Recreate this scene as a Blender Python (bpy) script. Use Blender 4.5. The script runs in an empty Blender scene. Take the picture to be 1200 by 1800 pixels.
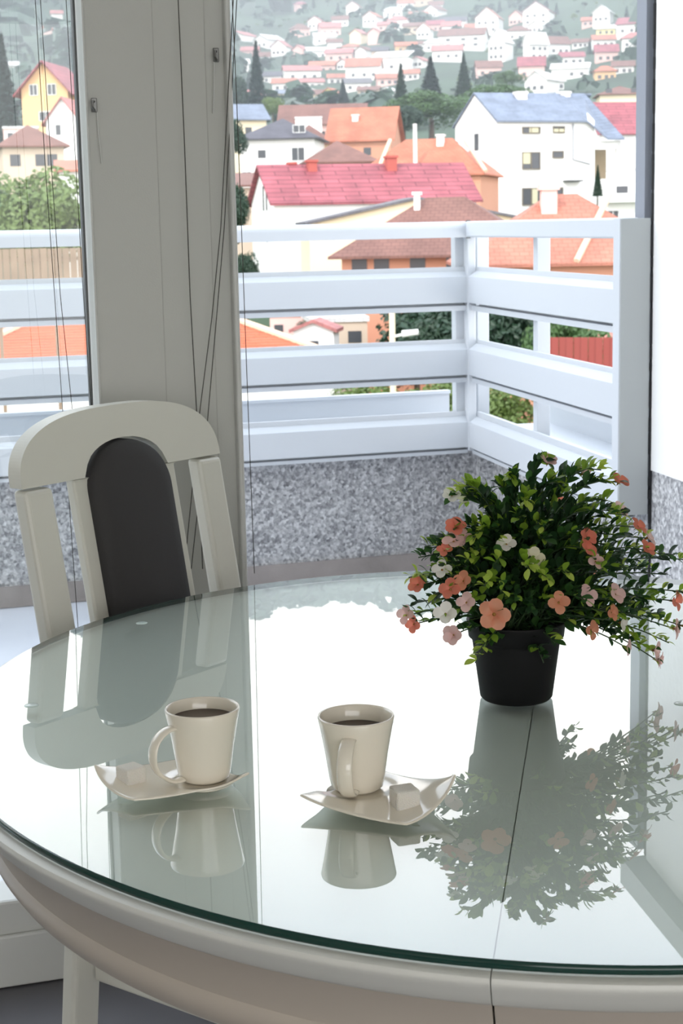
import bpy, math, random
from mathutils import Vector, Matrix
R=random.Random(7)
D=bpy.data; C=bpy.context.scene.collection
PI=math.pi
# ---------------------------------------------------------------- camera
F_PX=2891.7; PITCH=.17251; ROLL=-.02045; YAW=.21033; CH=1.34
fw=Vector((math.sin(YAW)*math.cos(PITCH),math.cos(YAW)*math.cos(PITCH),-math.sin(PITCH)))
rt=Vector((math.cos(YAW),-math.sin(YAW),0)); up=rt.cross(fw)
c_,s_=math.cos(ROLL),math.sin(ROLL)
RT=rt*c_+up*s_; UP=up*c_-rt*s_
O=Vector((0,0,CH))
cam=D.cameras.new('camera'); co=D.objects.new('camera',cam); C.objects.link(co)
M=Matrix((RT,UP,-fw)).transposed().to_4x4(); M.translation=O; co.matrix_world=M
cam.sensor_fit='VERTICAL'; cam.sensor_height=36; cam.sensor_width=24; cam.lens=F_PX*36/1800
cam.clip_start=.05; cam.clip_end=6000
cam.dof.use_dof=True; cam.dof.focus_distance=2.1; cam.dof.aperture_fstop=20
sc=bpy.context.scene; sc.camera=co
# ---------------------------------------------------------------- light
w=D.worlds.new('sky'); sc.world=w; w.use_nodes=True
nt=w.node_tree; nt.nodes.clear()
tc=nt.nodes.new('ShaderNodeTexCoord'); sp=nt.nodes.new('ShaderNodeSeparateXYZ'); cr=nt.nodes.new('ShaderNodeValToRGB')
bg=nt.nodes.new('ShaderNodeBackground'); wo=nt.nodes.new('ShaderNodeOutputWorld')
nt.links.new(tc.outputs['Generated'],sp.inputs[0]); nt.links.new(sp.outputs['Z'],cr.inputs[0])
e=cr.color_ramp.elements; e[0].position=0; e[0].color=(1,1,1,1); e[1].position=1; e[1].color=(.55,.62,.72,1)
for p_,c in ((.33,(1,1,1)),(.42,(.76,.84,.95)),(.6,(.66,.73,.82))):
    q=e.new(p_); q.color=(*c,1)
nt.links.new(cr.outputs[0],bg.inputs[0]); nt.links.new(bg.outputs[0],wo.inputs[0])
bg.inputs[1].default_value=3.7
sl=D.lights.new('sun','SUN'); sl.energy=1.9; sl.angle=math.radians(4); sl.color=(1,.94,.84)
so=D.objects.new('sun',sl); C.objects.link(so); so.rotation_euler=Vector((.5,.62,-.78)).to_track_quat('-Z','Y').to_euler()
vs=sc.view_settings; vs.view_transform='Standard'; vs.look='None'; vs.gamma=1; vs.use_curve_mapping=False; vs.exposure=0.0
# ---------------------------------------------------------------- pixel geometry
def ray(x,y): return (fw*F_PX+RT*(x-600)+UP*(900-y))
def at_Y(x,y,Y): d=ray(x,y); return O+d*(Y/d.y)
def at_Z(x,y,z): d=ray(x,y); return O+d*((z-CH)/d.z)
def at_pl(x,y,n,k): d=ray(x,y); n=Vector(n); return O+d*((k-n.dot(O))/n.dot(d))
def at_D(x,y,dist): d=ray(x,y); return O+d*(dist/math.hypot(d.x,d.y))
# ---------------------------------------------------------------- materials
def srgb(c):
    return tuple(((v/255+.055)/1.055)**2.4 if v>10 else v/255/12.92 for v in c)
MC={}
def mat(name,col,rough=.6,metal=0,bump=None,var=None,spec=None,trans=0,coat=0,sss=0):
    """col sRGB 0-255; bump=(scale,strength); var=(scale,amount) noise colour variation"""
    if name in MC: return MC[name]
    m=D.materials.new(name); m.use_nodes=True; t=m.node_tree; b=t.nodes['Principled BSDF']
    c=srgb(col); b.inputs['Base Color'].default_value=(*c,1); b.inputs['Roughness'].default_value=rough; b.inputs['Metallic'].default_value=metal
    if spec is not None: b.inputs['Specular IOR Level'].default_value=spec
    if coat: b.inputs['Coat Weight'].default_value=coat; b.inputs['Coat Roughness'].default_value=.1
    if sss: b.inputs['Subsurface Weight'].default_value=sss; b.inputs['Subsurface Radius'].default_value=(.01,.008,.006)
    tx=t.nodes.new('ShaderNodeTexCoord')
    if var:
        n=t.nodes.new('ShaderNodeTexNoise'); n.inputs['Scale'].default_value=var[0]; n.inputs['Detail'].default_value=5
        t.links.new(tx.outputs['Object'],n.inputs['Vector'])
        r=t.nodes.new('ShaderNodeValToRGB'); r.color_ramp.elements[0].position=.3; r.color_ramp.elements[1].position=.7
        r.color_ramp.elements[0].color=(*[v*(1-var[1]) for v in c],1); r.color_ramp.elements[1].color=(*[min(1,v*(1+var[1])) for v in c],1)
        t.links.new(n.outputs['Fac'],r.inputs[0]); t.links.new(r.outputs[0],b.inputs['Base Color'])
    if bump:
        n=t.nodes.new('ShaderNodeTexNoise'); n.inputs['Scale'].default_value=bump[0]; n.inputs['Detail'].default_value=4
        t.links.new(tx.outputs['Object'],n.inputs['Vector'])
        bp=t.nodes.new('ShaderNodeBump'); bp.inputs['Strength'].default_value=bump[1]; bp.inputs['Distance'].default_value=.01
        t.links.new(n.outputs['Fac'],bp.inputs['Height']); t.links.new(bp.outputs[0],b.inputs['Normal'])
    MC[name]=m; return m
def granulite():
    m=mat('granulite render',(168,168,168),.85); t=m.node_tree; b=t.nodes['Principled BSDF']
    tx=t.nodes.new('ShaderNodeTexCoord'); v=t.nodes.new('ShaderNodeTexVoronoi'); v.inputs['Scale'].default_value=95
    n=t.nodes.new('ShaderNodeTexNoise'); n.inputs['Scale'].default_value=45; n.inputs['Detail'].default_value=8; n.inputs['Roughness'].default_value=.8
    t.links.new(tx.outputs['Object'],v.inputs['Vector']); t.links.new(tx.outputs['Object'],n.inputs['Vector'])
    r=t.nodes.new('ShaderNodeValToRGB'); r.color_ramp.interpolation='LINEAR'
    e=r.color_ramp.elements; e[0].position=.05; e[0].color=(.09,.09,.10,1); e[1].position=.95; e[1].color=(.85,.85,.85,1)
    q=e.new(.4); q.color=(.30,.30,.31,1); q=e.new(.65); q.color=(.55,.55,.56,1)
    mx=t.nodes.new('ShaderNodeMix'); mx.data_type='RGBA'; mx.inputs[0].default_value=.45
    t.links.new(v.outputs['Color'],r.inputs[0])
    r2=t.nodes.new('ShaderNodeValToRGB'); r2.color_ramp.elements[0].position=.42; r2.color_ramp.elements[1].position=.58
    r2.color_ramp.elements[0].color=(.16,.16,.17,1); r2.color_ramp.elements[1].color=(.62,.62,.62,1)
    t.links.new(n.outputs['Fac'],r2.inputs[0]); t.links.new(r.outputs[0],mx.inputs[6]); t.links.new(r2.outputs[0],mx.inputs[7])
    t.links.new(mx.outputs[2],b.inputs['Base Color'])
    bp=t.nodes.new('ShaderNodeBump'); bp.inputs['Strength'].default_value=.5; bp.inputs['Distance'].default_value=.004
    t.links.new(v.outputs['Distance'],bp.inputs['Height']); t.links.new(bp.outputs[0],b.inputs['Normal'])
    return m
def roofmat(name,col,rows=3.0,contrast=.25,rough=.7,bw=.5):
    """tile courses: brick pattern in the roof's own slope coordinates (UV in metres)"""
    if name in MC: return MC[name]
    m=mat(name,col,rough); t=m.node_tree; b=t.nodes['Principled BSDF']; c=srgb(col)
    uv=t.nodes.new('ShaderNodeUVMap'); br=t.nodes.new('ShaderNodeTexBrick')
    br.inputs['Scale'].default_value=1; br.inputs['Brick Width'].default_value=bw; br.inputs['Row Height'].default_value=1/rows; br.inputs['Mortar Size'].default_value=.06/rows
    br.inputs['Color1'].default_value=(*c,1); br.inputs['Color2'].default_value=(*[v*(1-contrast*.5) for v in c],1); br.inputs['Mortar'].default_value=(*[v*(1-contrast*1.6) for v in c],1)
    n=t.nodes.new('ShaderNodeTexNoise'); n.inputs['Scale'].default_value=.5; n.inputs['Detail'].default_value=6
    tx=t.nodes.new('ShaderNodeTexCoord'); t.links.new(tx.outputs['Object'],n.inputs['Vector'])
    mx=t.nodes.new('ShaderNodeMix'); mx.data_type='RGBA'; mx.blend_type='MULTIPLY'; mx.inputs[0].default_value=.6
    r=t.nodes.new('ShaderNodeValToRGB'); r.color_ramp.elements[0].color=(.6,.6,.6,1); r.color_ramp.elements[0].position=.35; r.color_ramp.elements[1].position=.6
    t.links.new(n.outputs['Fac'],r.inputs[0]); t.links.new(uv.outputs[0],br.inputs['Vector']); t.links.new(br.outputs['Color'],mx.inputs[6]); t.links.new(r.outputs[0],mx.inputs[7])
    t.links.new(mx.outputs[2],b.inputs['Base Color']); return m
def glassmat(name,tint,edge=False,strength=1.0):
    """thin architectural glass: fresnel mix of tinted transparency and mirror"""
    m=D.materials.new(name); m.use_nodes=True; t=m.node_tree; t.nodes.clear()
    o=t.nodes.new('ShaderNodeOutputMaterial'); mix=t.nodes.new('ShaderNodeMixShader'); tr=t.nodes.new('ShaderNodeBsdfTransparent'); gl=t.nodes.new('ShaderNodeBsdfGlossy')
    fr=t.nodes.new('ShaderNodeFresnel'); fr.inputs[0].default_value=1.5; gl.inputs['Roughness'].default_value=0.0
    tr.inputs[0].default_value=(*tint,1)
    mm=t.nodes.new('ShaderNodeMath'); mm.operation='MULTIPLY'; mm.inputs[1].default_value=strength; mm.use_clamp=True
    geo=t.nodes.new('ShaderNodeNewGeometry'); m2=t.nodes.new('ShaderNodeMath'); m2.operation='SUBTRACT'; m2.inputs[0].default_value=1
    m3=t.nodes.new('ShaderNodeMath'); m3.operation='MULTIPLY'
    t.links.new(fr.outputs[0],mm.inputs[0]); t.links.new(geo.outputs['Backfacing'],m2.inputs[1]); t.links.new(mm.outputs[0],m3.inputs[0]); t.links.new(m2.outputs[0],m3.inputs[1])
    t.links.new(m3.outputs[0],mix.inputs[0]); t.links.new(tr.outputs[0],mix.inputs[1]); t.links.new(gl.outputs[0],mix.inputs[2]); t.links.new(mix.outputs[0],o.inputs[0])
    return m
WHITE=mat('white lacquered wood',(226,224,214),.32,coat=.3)
CHAIRW=mat('white lacquered chair wood',(216,214,203),.38,bump=(60,.03))
PVC=mat('white pvc profile',(208,208,204),.4)
PANEL=mat('grey white panel',(196,196,190),.55,bump=(400,.05))
ALU=mat('white coated railing aluminium',(201,205,210),.42)
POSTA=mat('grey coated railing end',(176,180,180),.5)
PLASTER=mat('white exterior plaster',(240,240,238),.9,bump=(60,.3))
ROOMW=mat('room wall paint',(222,218,208),.9)
GRAN=granulite()
CONC=mat('concrete plinth',(150,142,138),.85,var=(6,.15),bump=(40,.3))
TILE=mat('pale balcony floor',(205,207,214),.5,var=(3,.05))
FLOORM=mat('grey room floor',(92,90,94),.45,var=(4,.1))
DARKM=mat('dark gap rubber',(30,30,32),.7)
CORD=mat('grey blind cord',(70,68,62),.8)
METAL=mat('hinge steel',(110,110,108),.35,.8)
UPH=mat('charcoal upholstery',(52,50,50),.75,bump=(500,.1))
PORC=mat('cream glazed porcelain',(235,227,211),.12,coat=.6)
COFFEE=mat('black coffee',(52,28,20),.08)
SUGAR=mat('pressed white sugar',(250,244,234),.8,bump=(900,.6),sss=.2)
POTM=mat('black plastic pot',(13,13,15),.6,spec=.25)
SOIL=mat('dark moss filler',(28,34,22),.95,bump=(80,.8))
# ---------------------------------------------------------------- object helpers
def link(name,me,parent=None):
    o=D.objects.new(name,me); C.objects.link(o)
    if parent: o.parent=parent
    return o
def tag(o,label=None,cat=None,group=None,kind=None):
    if label: o['label']=label
    if cat: o['category']=cat
    if group: o['group']=group
    if kind: o['kind']=kind
    return o
def thing(name,label,cat,loc=(0,0,0),rz=0,group=None):
    o=link(name,None); o.location=loc; o.rotation_euler=(0,0,rz); return tag(o,label,cat,group)
class MB:
    def __init__(s): s.v=[]; s.f=[]; s.uv=None
    def add(s,v,f):
        k=len(s.v); s.v+= [tuple(p) for p in v]; s.f+=[tuple(i+k for i in q) for q in f]; return s
    def box(s,a,b,M=None):
        x0,y0,z0=a; x1,y1,z1=b
        v=[Vector(p) for p in ((x0,y0,z0),(x1,y0,z0),(x1,y1,z0),(x0,y1,z0),(x0,y0,z1),(x1,y0,z1),(x1,y1,z1),(x0,y1,z1))]
        if M: v=[M@p for p in v]
        return s.add(v,[(0,3,2,1),(4,5,6,7),(0,1,5,4),(1,2,6,5),(2,3,7,6),(3,0,4,7)])
    def prism(s,poly,d0,d1,fn):
        """poly list of 2D, fn(u,v,d)->3D, extruded d0..d1"""
        n=len(poly); v=[fn(u,w,d0) for u,w in poly]+[fn(u,w,d1) for u,w in poly]
        return s.add(v,[tuple(range(n))[::-1],tuple(range(n,2*n))]+[(i,(i+1)%n,n+(i+1)%n,n+i) for i in range(n)])
    def tube(s,pts,r,n=8,r1=None):
        pts=[Vector(p) for p in pts]; v=[]; f=[]; m=len(pts); T0=None
        for i,p in enumerate(pts):
            t=(pts[min(i+1,m-1)]-pts[max(i-1,0)]).normalized()
            a=Vector((0,0,1)) if abs(t.z)<.9 else Vector((1,0,0))
            if T0 is not None: a=T0
            x=(a-t*a.dot(t)).normalized(); T0=x; y=t.cross(x)
            rr=r if r1 is None else r+(r1-r)*i/(m-1)
            v+=[p+(x*math.cos(2*PI*k/n)+y*math.sin(2*PI*k/n))*rr for k in range(n)]
        for i in range(m-1):
            f+=[(i*n+k,i*n+(k+1)%n,(i+1)*n+(k+1)%n,(i+1)*n+k) for k in range(n)]
        f+=[tuple(range(n))[::-1],tuple((m-1)*n+k for k in range(n))]
        return s.add(v,f)
    def lathe(s,prof,n=48,cx=0,cy=0,close=False):
        v=[];f=[]
        for r,z in prof: v+=[(cx+r*math.cos(2*PI*k/n),cy+r*math.sin(2*PI*k/n),z) for k in range(n)]
        for i in range(len(prof)-1): f+=[(i*n+k,i*n+(k+1)%n,(i+1)*n+(k+1)%n,(i+1)*n+k) for k in range(n)]
        if prof[0][0]>1e-6 and not close: f.append(tuple(range(n))[::-1])
        if prof[-1][0]>1e-6 and not close: f.append(tuple((len(prof)-1)*n+k for k in range(n)))
        return s.add(v,f)
    def mesh(s,name,m,smooth=False):
        me=D.meshes.new(name); me.from_pydata(s.v,[],s.f); me.validate(); me.materials.append(m)
        if smooth: me.polygons.foreach_set('use_smooth',[True]*len(me.polygons))
        return me
    def obj(s,name,m,parent=None,smooth=False,bevel=0,seg=2,label=None,kind=None):
        o=link(name,s.mesh(name,m,smooth),parent)
        if bevel:
            b=o.modifiers.new('bevel','BEVEL'); b.width=bevel; b.segments=seg; b.limit_method='ANGLE'; b.angle_limit=math.radians(35)
            if smooth: b.harden_normals=False
        if label: o['label']=label
        if kind: o['kind']=kind
        return o
def autosmooth(o,ang=35):
    me=o.data
    try: me.set_sharp_from_angle(angle=math.radians(ang))
    except Exception: pass
# ================================================================ STRUCTURE
A=.0902; UX=Vector((math.cos(A),math.sin(A),0)); UY=Vector((-math.sin(A),math.cos(A),0))
def FW(s,t,z): return UX*s+UY*t+Vector((0,0,z))
FM=Matrix((UX,UY,Vector((0,0,1)))).transposed().to_4x4()
T_SILL=2.839; T_COL=2.925; T_OUT=3.10
def fpx(x,y,t): 
    p=at_pl(x,y,UY,t); return p.dot(UX),p.z
def struct(name,mb,m,bevel=0): return mb.obj(name,m,None,bevel=bevel,kind='structure')
ZC=2.62
cl=fpx(164,440,T_COL)[0]; crr=fpx(404,440,T_COL)[0]
jr=cl-.0+1.75   # right jamb
jl=cl-1.9
struct('floor',MB().box((-3.0,-3.2,-.12),(3.0,T_COL,0),FM),FLOORM)
struct('ceiling',MB().box((-3.0,-3.2,ZC),(3.0,T_OUT,ZC+.2),FM),ROOMW)
struct('wall_left',MB().box((-3.15,-3.2,-.12),(-3.0,T_OUT,ZC+.2),FM),ROOMW)
struct('wall_right',MB().box((3.0,-3.2,-.12),(3.15,T_OUT,ZC+.2),FM),ROOMW)
b=MB().box((-3.0,-3.35,-.12),(3.0,-3.2,.5),FM).box((-3.0,-3.35,2.45),(3.0,-3.2,ZC+.2),FM).box((-3.0,-3.35,.5),(-2.2,-3.2,2.45),FM).box((2.2,-3.35,.5),(3.0,-3.2,2.45),FM)
struct('wall_back',b,ROOMW)  # unseen rear wall; its opening is added and sized to let sky light in
# facade with the door openings, and an unseen storey above, height set to shade the balcony
b=MB().box((-3.0,T_COL,0),(jl,T_OUT,ZC),FM).box((jr,T_COL,0),(3.0,T_OUT,ZC),FM).box((jl,T_COL,2.32),(jr,T_OUT,ZC),FM)
b.box((-6.0,T_COL,ZC+.2),(3.15,T_OUT,7.5),FM)
struct('wall_front',b,PLASTER)
# column between the two balcony doors
colo=MB().box((cl,T_COL,0),(crr,T_COL+.11,2.32),FM)
struct('wall_column',colo,PANEL)
b=MB()
for xx in (283,372):
    s=fpx(xx,440,T_COL)[0]; b.box((s-.0006,T_COL-.0012,.0),(s+.0006,T_COL,2.32),FM)
tag(b.obj('trim_1',mat('panel joint',(186,185,179),.6)),kind='structure')
b=MB().box((cl-.003,T_COL-.006,0),(cl+.002,T_COL+.005,2.32),FM)
tag(b.obj('trim_2',PVC,bevel=.003),kind='structure')
s0=fpx(403,440,T_COL)[0]
b=MB().box((s0,T_COL-.022,0),(s0+.011,T_COL+.07,2.32),FM)
tag(b.obj('trim_3',PVC,bevel=.005,seg=3),kind='structure')
# door_1: left glazed balcony door (fixed shut) : frame, bottom rail, pane
d1=link('door_1',None); tag(d1,kind='structure')
zt=at_pl(0,1586,UY,T_SILL).z
MB().box((jl,T_SILL,0.002),(cl-.002,T_COL+.02,zt-.0),FM).obj('bottom_rail',PVC,d1,bevel=.006)
MB().box((jl,T_SILL-.012,.002),(cl-.002,T_SILL,zt*.62),FM).obj('threshold_profile',PVC,d1,bevel=.004)
MB().box((jl,T_COL+.0,2.25),(cl-.003,T_COL+.05,2.315),FM).obj('top_rail',PVC,d1,bevel=.005)
MB().box((jl+.002,T_COL+.0,zt),(jl+.07,T_COL+.05,2.25),FM).obj('side_stile',PVC,d1,bevel=.005)
MB().box((cl-.004,T_COL+.085,zt),(cl-.0005,T_COL+.109,2.25),FM).obj('gasket_strip',mat('grey gasket',(96,96,96),.6),d1,label='dark gasket strip')
GL=glassmat('clear window glass',(.97,.98,.975))
MB().box((jl+.07,T_COL+.065,zt),(cl-.004,T_COL+.071,2.25),FM).obj('pane',GL,d1)
# balcony geometry
T_WALL=at_Z(100,1058,0).dot(UY)
T_RAIL=T_WALL-.10
pc=at_pl(822,500,UY,T_RAIL); XC=pc.x; YC=pc.y
def zc(y): 
    d=ray(818,y); return (O+d*(YC/d.y)).z
XS=XC   # side railing plane X
wallX=XC+.10
sC=pc.dot(UX)
struct('floor_balcony',MB().box((-4,T_OUT,-.35),(3.2,T_WALL+.4,-.004),FM),TILE)
ztop=zc(770)
# parapet wall behind and to the side
bw=MB().box((-4.0,T_WALL,0.0),(sC+.45,T_WALL+.18,ztop),FM)
struct('wall_parapet',bw,GRAN)
hp=at_pl(430,998,UY,T_WALL-.015).z
struct('baseboard_parapet',MB().box((-4.0,T_WALL-.02,-.002),(sC+.08,T_WALL,hp),FM),CONC)
# side parapet (along Y)
y_end=at_pl(1097,500,(1,0,0),XS).y
struct('wall_parapet_side',MB().box((wallX,T_OUT+.1,0),(wallX+.18,YC+.16,ztop)),GRAN)
struct('baseboard_side',MB().box((wallX-.02,T_OUT+.3,-.002),(wallX,YC+.0,hp)),CONC)
# corner pilaster seam
struct('trim_4',MB().box((XC+.045,YC-.0,0.0),(wallX+.01,YC+.13,ztop)),GRAN)
# ---- white side wall at right
XW=XS+.085+.0
pw=at_pl(1146,600,(1,0,0),XW)      # far end of wall in the real view
YW=pw.y
zg=at_pl(1147,828,(1,0,0),XW).z
def mir(x,y):   # point of the wall plane seen in the table mirror
    d=ray(x,y); zt_=.76; p=O+d*((zt_-CH)/d.z); d2=Vector((d.x,d.y,-d.z)); return p+d2*((XW-p.x)/d2.x)
m1=mir(1109,1099); m2=mir(1083,1303); m3=mir(1078,1395); m4=mir(1200,1591)
poly=[(YW,zg),(YW,m1.z-.0)]
poly=[(YW,zg),(YW,2.10),(m4.y,2.13)]
poly+=[(3.25,2.2),(3.25,zg)]
b=MB().prism(poly,XW,XW+.3,lambda u,v,d:(d,u,v)); struct('wall_side',b,PLASTER)
struct('wall_side_base',MB().box((XW+.004,3.25,0),(XW+.29,YW,zg)),GRAN)
# coping along the top of the side wall
b=MB().prism([(YW+.03,2.10),(YW+.03,2.18),(3.25,2.28),(3.25,2.20),(m4.y,2.13)],XW-.07,XW+.34,lambda u,v,d:(d,u,v))
tag(b.obj('trim_5',POSTA),kind='structure')
# grey corner trim and dark joint at the wall's end
px0=at_pl(1127,200,(0,1,0),YW+.06).x; px1=at_pl(1143,200,(0,1,0),YW+.06).x
struct('trim_6',MB().box((px0,YW+.03,zc(760)),(px1,YW+.10,2.08)),mat('grey corner flashing',(140,144,154),.5))
b=MB()
zz=zc(800)
while zz<1.95:
    q=R.uniform(.02,.12); ww=R.uniform(.003,.009); b.box((XW-.006,YW-.001,zz),(XW+.02,YW+.0+ww,zz+q)); zz+=q+R.uniform(0,.03)
b.box((XW-.002,YW,zc(1000)),(XW+.02,YW+.012,2.09))
tag(b.obj('trim_7',DARKM),kind='structure')
# ================================================================ RAILINGS
def profile_board(mb,fn,z,d,L0,L1):
    """z=(plate_top,strip_top,face_top,face_bot,flange_bot) d outward axis, fn(l,d,z)"""
    pt,st,ft,fb,fl=z
    poly=[(.0,ft),(.028,st),(.034,st),(.034,pt),(.046,pt),(.046,fl),(.012,fl),(.012,fb-.011),(.042,fb-.011),(.042,fb),(.0,fb)]
    mb.prism(poly,L0,L1,lambda u,v,l: fn(l,u,v))
Z=[(zc(469),zc(477),zc(486),zc(532),zc(546)),(zc(597),zc(604),zc(614),zc(659),zc(672)),(zc(724),zc(733),zc(742),zc(786),zc(797))]
ztr=zc(389); zbr=zc(417)
rb=thing('balcony_railing','white metal balcony railing of wide horizontal boards along the far side','railing',FW(sC-1.0,T_RAIL,0))
rs=thing('balcony_railing','white metal balcony railing running from the corner to the grey end post','railing',(XS,(YC+y_end)/2,0))
def put(mbo,root):
    mi=Matrix.Translation(root.location).inverted(); mbo.v=[tuple(mi@Vector(p)) for p in mbo.v]; return mbo
for z in Z:
    mb=MB(); profile_board(mb,lambda l,u,v: FW(l,T_RAIL+u,v),z,1,-3.5,sC); put(mb,rb).obj('rail_board',ALU,rb)
    mb=MB(); profile_board(mb,lambda l,u,v: (XS+u,l,v),z,1,y_end+.004,YC-.001); put(mb,rs).obj('rail_board',ALU,rs)
    # drooping right-hand fill so that the boards join at the corner
def handrail(fn,L0,L1):
    h=ztr-zbr; n=10
    poly=[(.0,zbr),(.0,zbr+h*.6)]+[(.03-.03*math.cos(PI*k/n),zbr+h*.6+h*.4*math.sin(PI*k/n)) for k in range(1,n)]+[(.06,zbr+h*.6),(.06,zbr)]
    mb=MB().prism(poly,L0,L1,lambda u,v,l: fn(l,u,v)); return mb
put(handrail(lambda l,u,v:FW(l,T_RAIL+u-.01,v),-3.5,sC-.004),rb).obj('handrail',ALU,rb)
mb=MB().box((XS-.01,y_end+.004,zbr),(XS+.045,YC-.006,ztr)); put(mb,rs).obj('handrail',ALU,rs,bevel=.006)
def bpost(s0,s1,root): put(MB().box((s0,T_RAIL+.048,.02+ztop),(s1,T_RAIL+.09,zbr+.002),FM),root).obj('post',ALU,root,bevel=.003)
def ipx(px): return fpx(px,440,T_RAIL+.048)[0]
bpost(ipx(799),ipx(819),rb); bpost(fpx(225,440,T_RAIL+.05)[0],fpx(250,440,T_RAIL+.05)[0],rb)
bpost(-1.9,-1.85,rb)
put(MB().box((XC-.003,YC-.006,ztop-.05),(XC+.03,YC+.05,ztr-.02)),rb).obj('corner_post',ALU,rb,bevel=.004)
put(MB().box((XC-.006,YC-.011,zbr-.004),(XC+.008,YC+.0,ztr+.004)),rb).obj('joint_bracket',METAL,rb,label='dark metal bracket joining the two handrails')
def spost(xa,xb,root):
    a=at_pl(xa,440,(1,0,0),XS+.048).y; c=at_pl(xb,440,(1,0,0),XS+.048).y
    put(MB().box((XS+.047,min(a,c),ztop+.02),(XS+.095,max(a,c),zbr+.002)),root).obj('post',ALU,root,bevel=.003)
spost(829,838,rs); spost(937,944,rs)
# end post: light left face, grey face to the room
zb=at_pl(1105,906,(0,1,0),y_end).z; ze=at_pl(1097,384,(0,1,0),y_end).z
xr=at_pl(1141,600,(0,1,0),y_end).x
yl_=at_pl(1081,500,(1,0,0),XS-.012).y
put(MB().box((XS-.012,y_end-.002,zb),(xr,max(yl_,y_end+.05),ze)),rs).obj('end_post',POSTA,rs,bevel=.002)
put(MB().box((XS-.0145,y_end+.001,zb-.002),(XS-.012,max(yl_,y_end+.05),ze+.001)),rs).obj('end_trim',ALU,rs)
# flower trough outside each railing
zp=at_pl(800,690,UY,T_RAIL+.36).z
t1=thing('planter_trough','long pale grey trough mounted outside the far balcony railing','planter',FW(sC-1.2,T_RAIL+.3,0))
def trough(root,fn,L0,L1):
    zt_=zp; zb_=ztop+.03
    for a,bb,c,dd_,nm in ((.10,.112,zb_,zc(735),'near_panel'),(.36,.372,zb_,zt_,'far_panel'),(.10,.372,zb_-.012,zb_,'bottom')):
        put(MB().prism([(a,c),(bb,c),(bb,dd_),(a,dd_)],L0,L1,lambda u,v,l:fn(l,u,v)),root).obj(nm,ALU,root)
    put(MB().prism([(.345,zt_),(.38,zt_),(.38,zt_+.012),(.345,zt_+.012)],L0,L1,lambda u,v,l:fn(l,u,v)),root).obj('rim',ALU,root)
trough(t1,lambda l,u,v:FW(l,T_RAIL+u,v),-3.5,sC+.06)
t2=thing('planter_trough','shorter pale trough mounted outside the side railing, near the end post','planter',(XS+.3,YC-.7,0))
trough(t2,lambda l,u,v:(XS+u,l,v),y_end+.02,YC+.12)
# ================================================================ CORDS AND FITTINGS
def cord(pts,t,label,r=.0009):
    P=[at_pl(x,y,UY,t) for x,y in pts]
    o=thing('blind_cord',label,'cord',P[-1]); 
    mb=MB().tube([p-P[-1] for p in P],r,6); mb.obj('string',CORD,o); return o
def one_cord(pts,t,label,r=.0010):
    P=[at_pl(x,y,UY,t) for x,y in pts]; d=(P[0]-P[1]); d.normalize(); P=[P[0]+d*((2.3-P[0].z)/max(d.z,.1))]+P
    B=P[-1]; me=MB().tube([p-B for p in P],r,6).mesh('blind_cord',CORD,True); o=link('blind_cord',me); o.location=B
    return tag(o,label,'cord','thin blind cords hanging at the glass')
one_cord([(62,0),(80,300),(96,520),(110,720),(139,1130)],2.80,'thin dark blind cord hanging furthest left in front of the glass',.0006)
one_cord([(71,0),(88,260),(106,520),(127,720),(132,800)],2.81,'thin dark blind cord second from left, close beside the outermost one',.0006)
one_cord([(116,0),(128,200),(144,480),(160,716)],2.82,'thin dark blind cord just left of the column edge',.0006)
one_cord([(313,0),(324,250),(334,520),(345,715),(356,1000)],2.90,'dark cord hanging down the middle of the grey column',.0009)
one_cord([(410,0),(402,140),(388,400),(372,560),(352,715),(326,980)],2.90,'dark cord slanting from the column top right towards the chair, the left of two',.0008)
one_cord([(416,0),(408,150),(394,400),(382,540),(365,735),(336,1000)],2.905,'dark cord slanting from the column top right towards the chair, the right of two',.0008)
one_cord([(408,0),(416,180),(425,420),(436,720),(447,1008)],2.82,'thin dark cord hanging just right of the column beside the far railing',.0007)
def fitting(x,y,label,sgn):
    p=at_pl(x,y,UY,T_COL-.004); o=thing('cord_hook',label,'hook',p,A,'cord hooks on the column')
    MB().box((-.005,-.004,-.012),(.005,.0,.012)).obj('plate',METAL,o,bevel=.001)
    MB().tube([(0,-.004,.006),(-.004,-.014,.006),(-.005,-.014,-.004),(.0,-.010,-.010)],.002,6).obj('hook',METAL,o)
    MB().tube([(.004*sgn,-.003,-.012),(.006*sgn,-.004,-.06),(.009*sgn,-.004,-.10)],.0012,6).obj('tail',PVC,o)
fitting(165,185,'small steel cord hook high on the left edge of the grey column',1)
fitting(379,97,'small steel cord hook high near the right edge of the grey column',-1)
# ================================================================ TABLE
TZ=.76; TC=Vector((.626,1.886,0)); TA=1.456; RA,RB=.692,.771
e1=Vector((math.sin(TA),math.cos(TA),0)); e2=Vector((math.cos(TA),-math.sin(TA),0))
SD=Vector((math.sin(math.radians(21.4)),math.cos(math.radians(21.4)),0)); SN=Vector((SD.y,-SD.x,0))  # seam direction / normal
sp0=at_Z(905,1430,TZ); soff=(sp0-TC).dot(SN)
def ell(off,th): return e1*((RA+off)*math.cos(th))+e2*((RB+off)*math.sin(th))
table=thing('dining_table','large oval white dining table with moulded edge and centre seam','table',(TC.x,TC.y,0))
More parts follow.
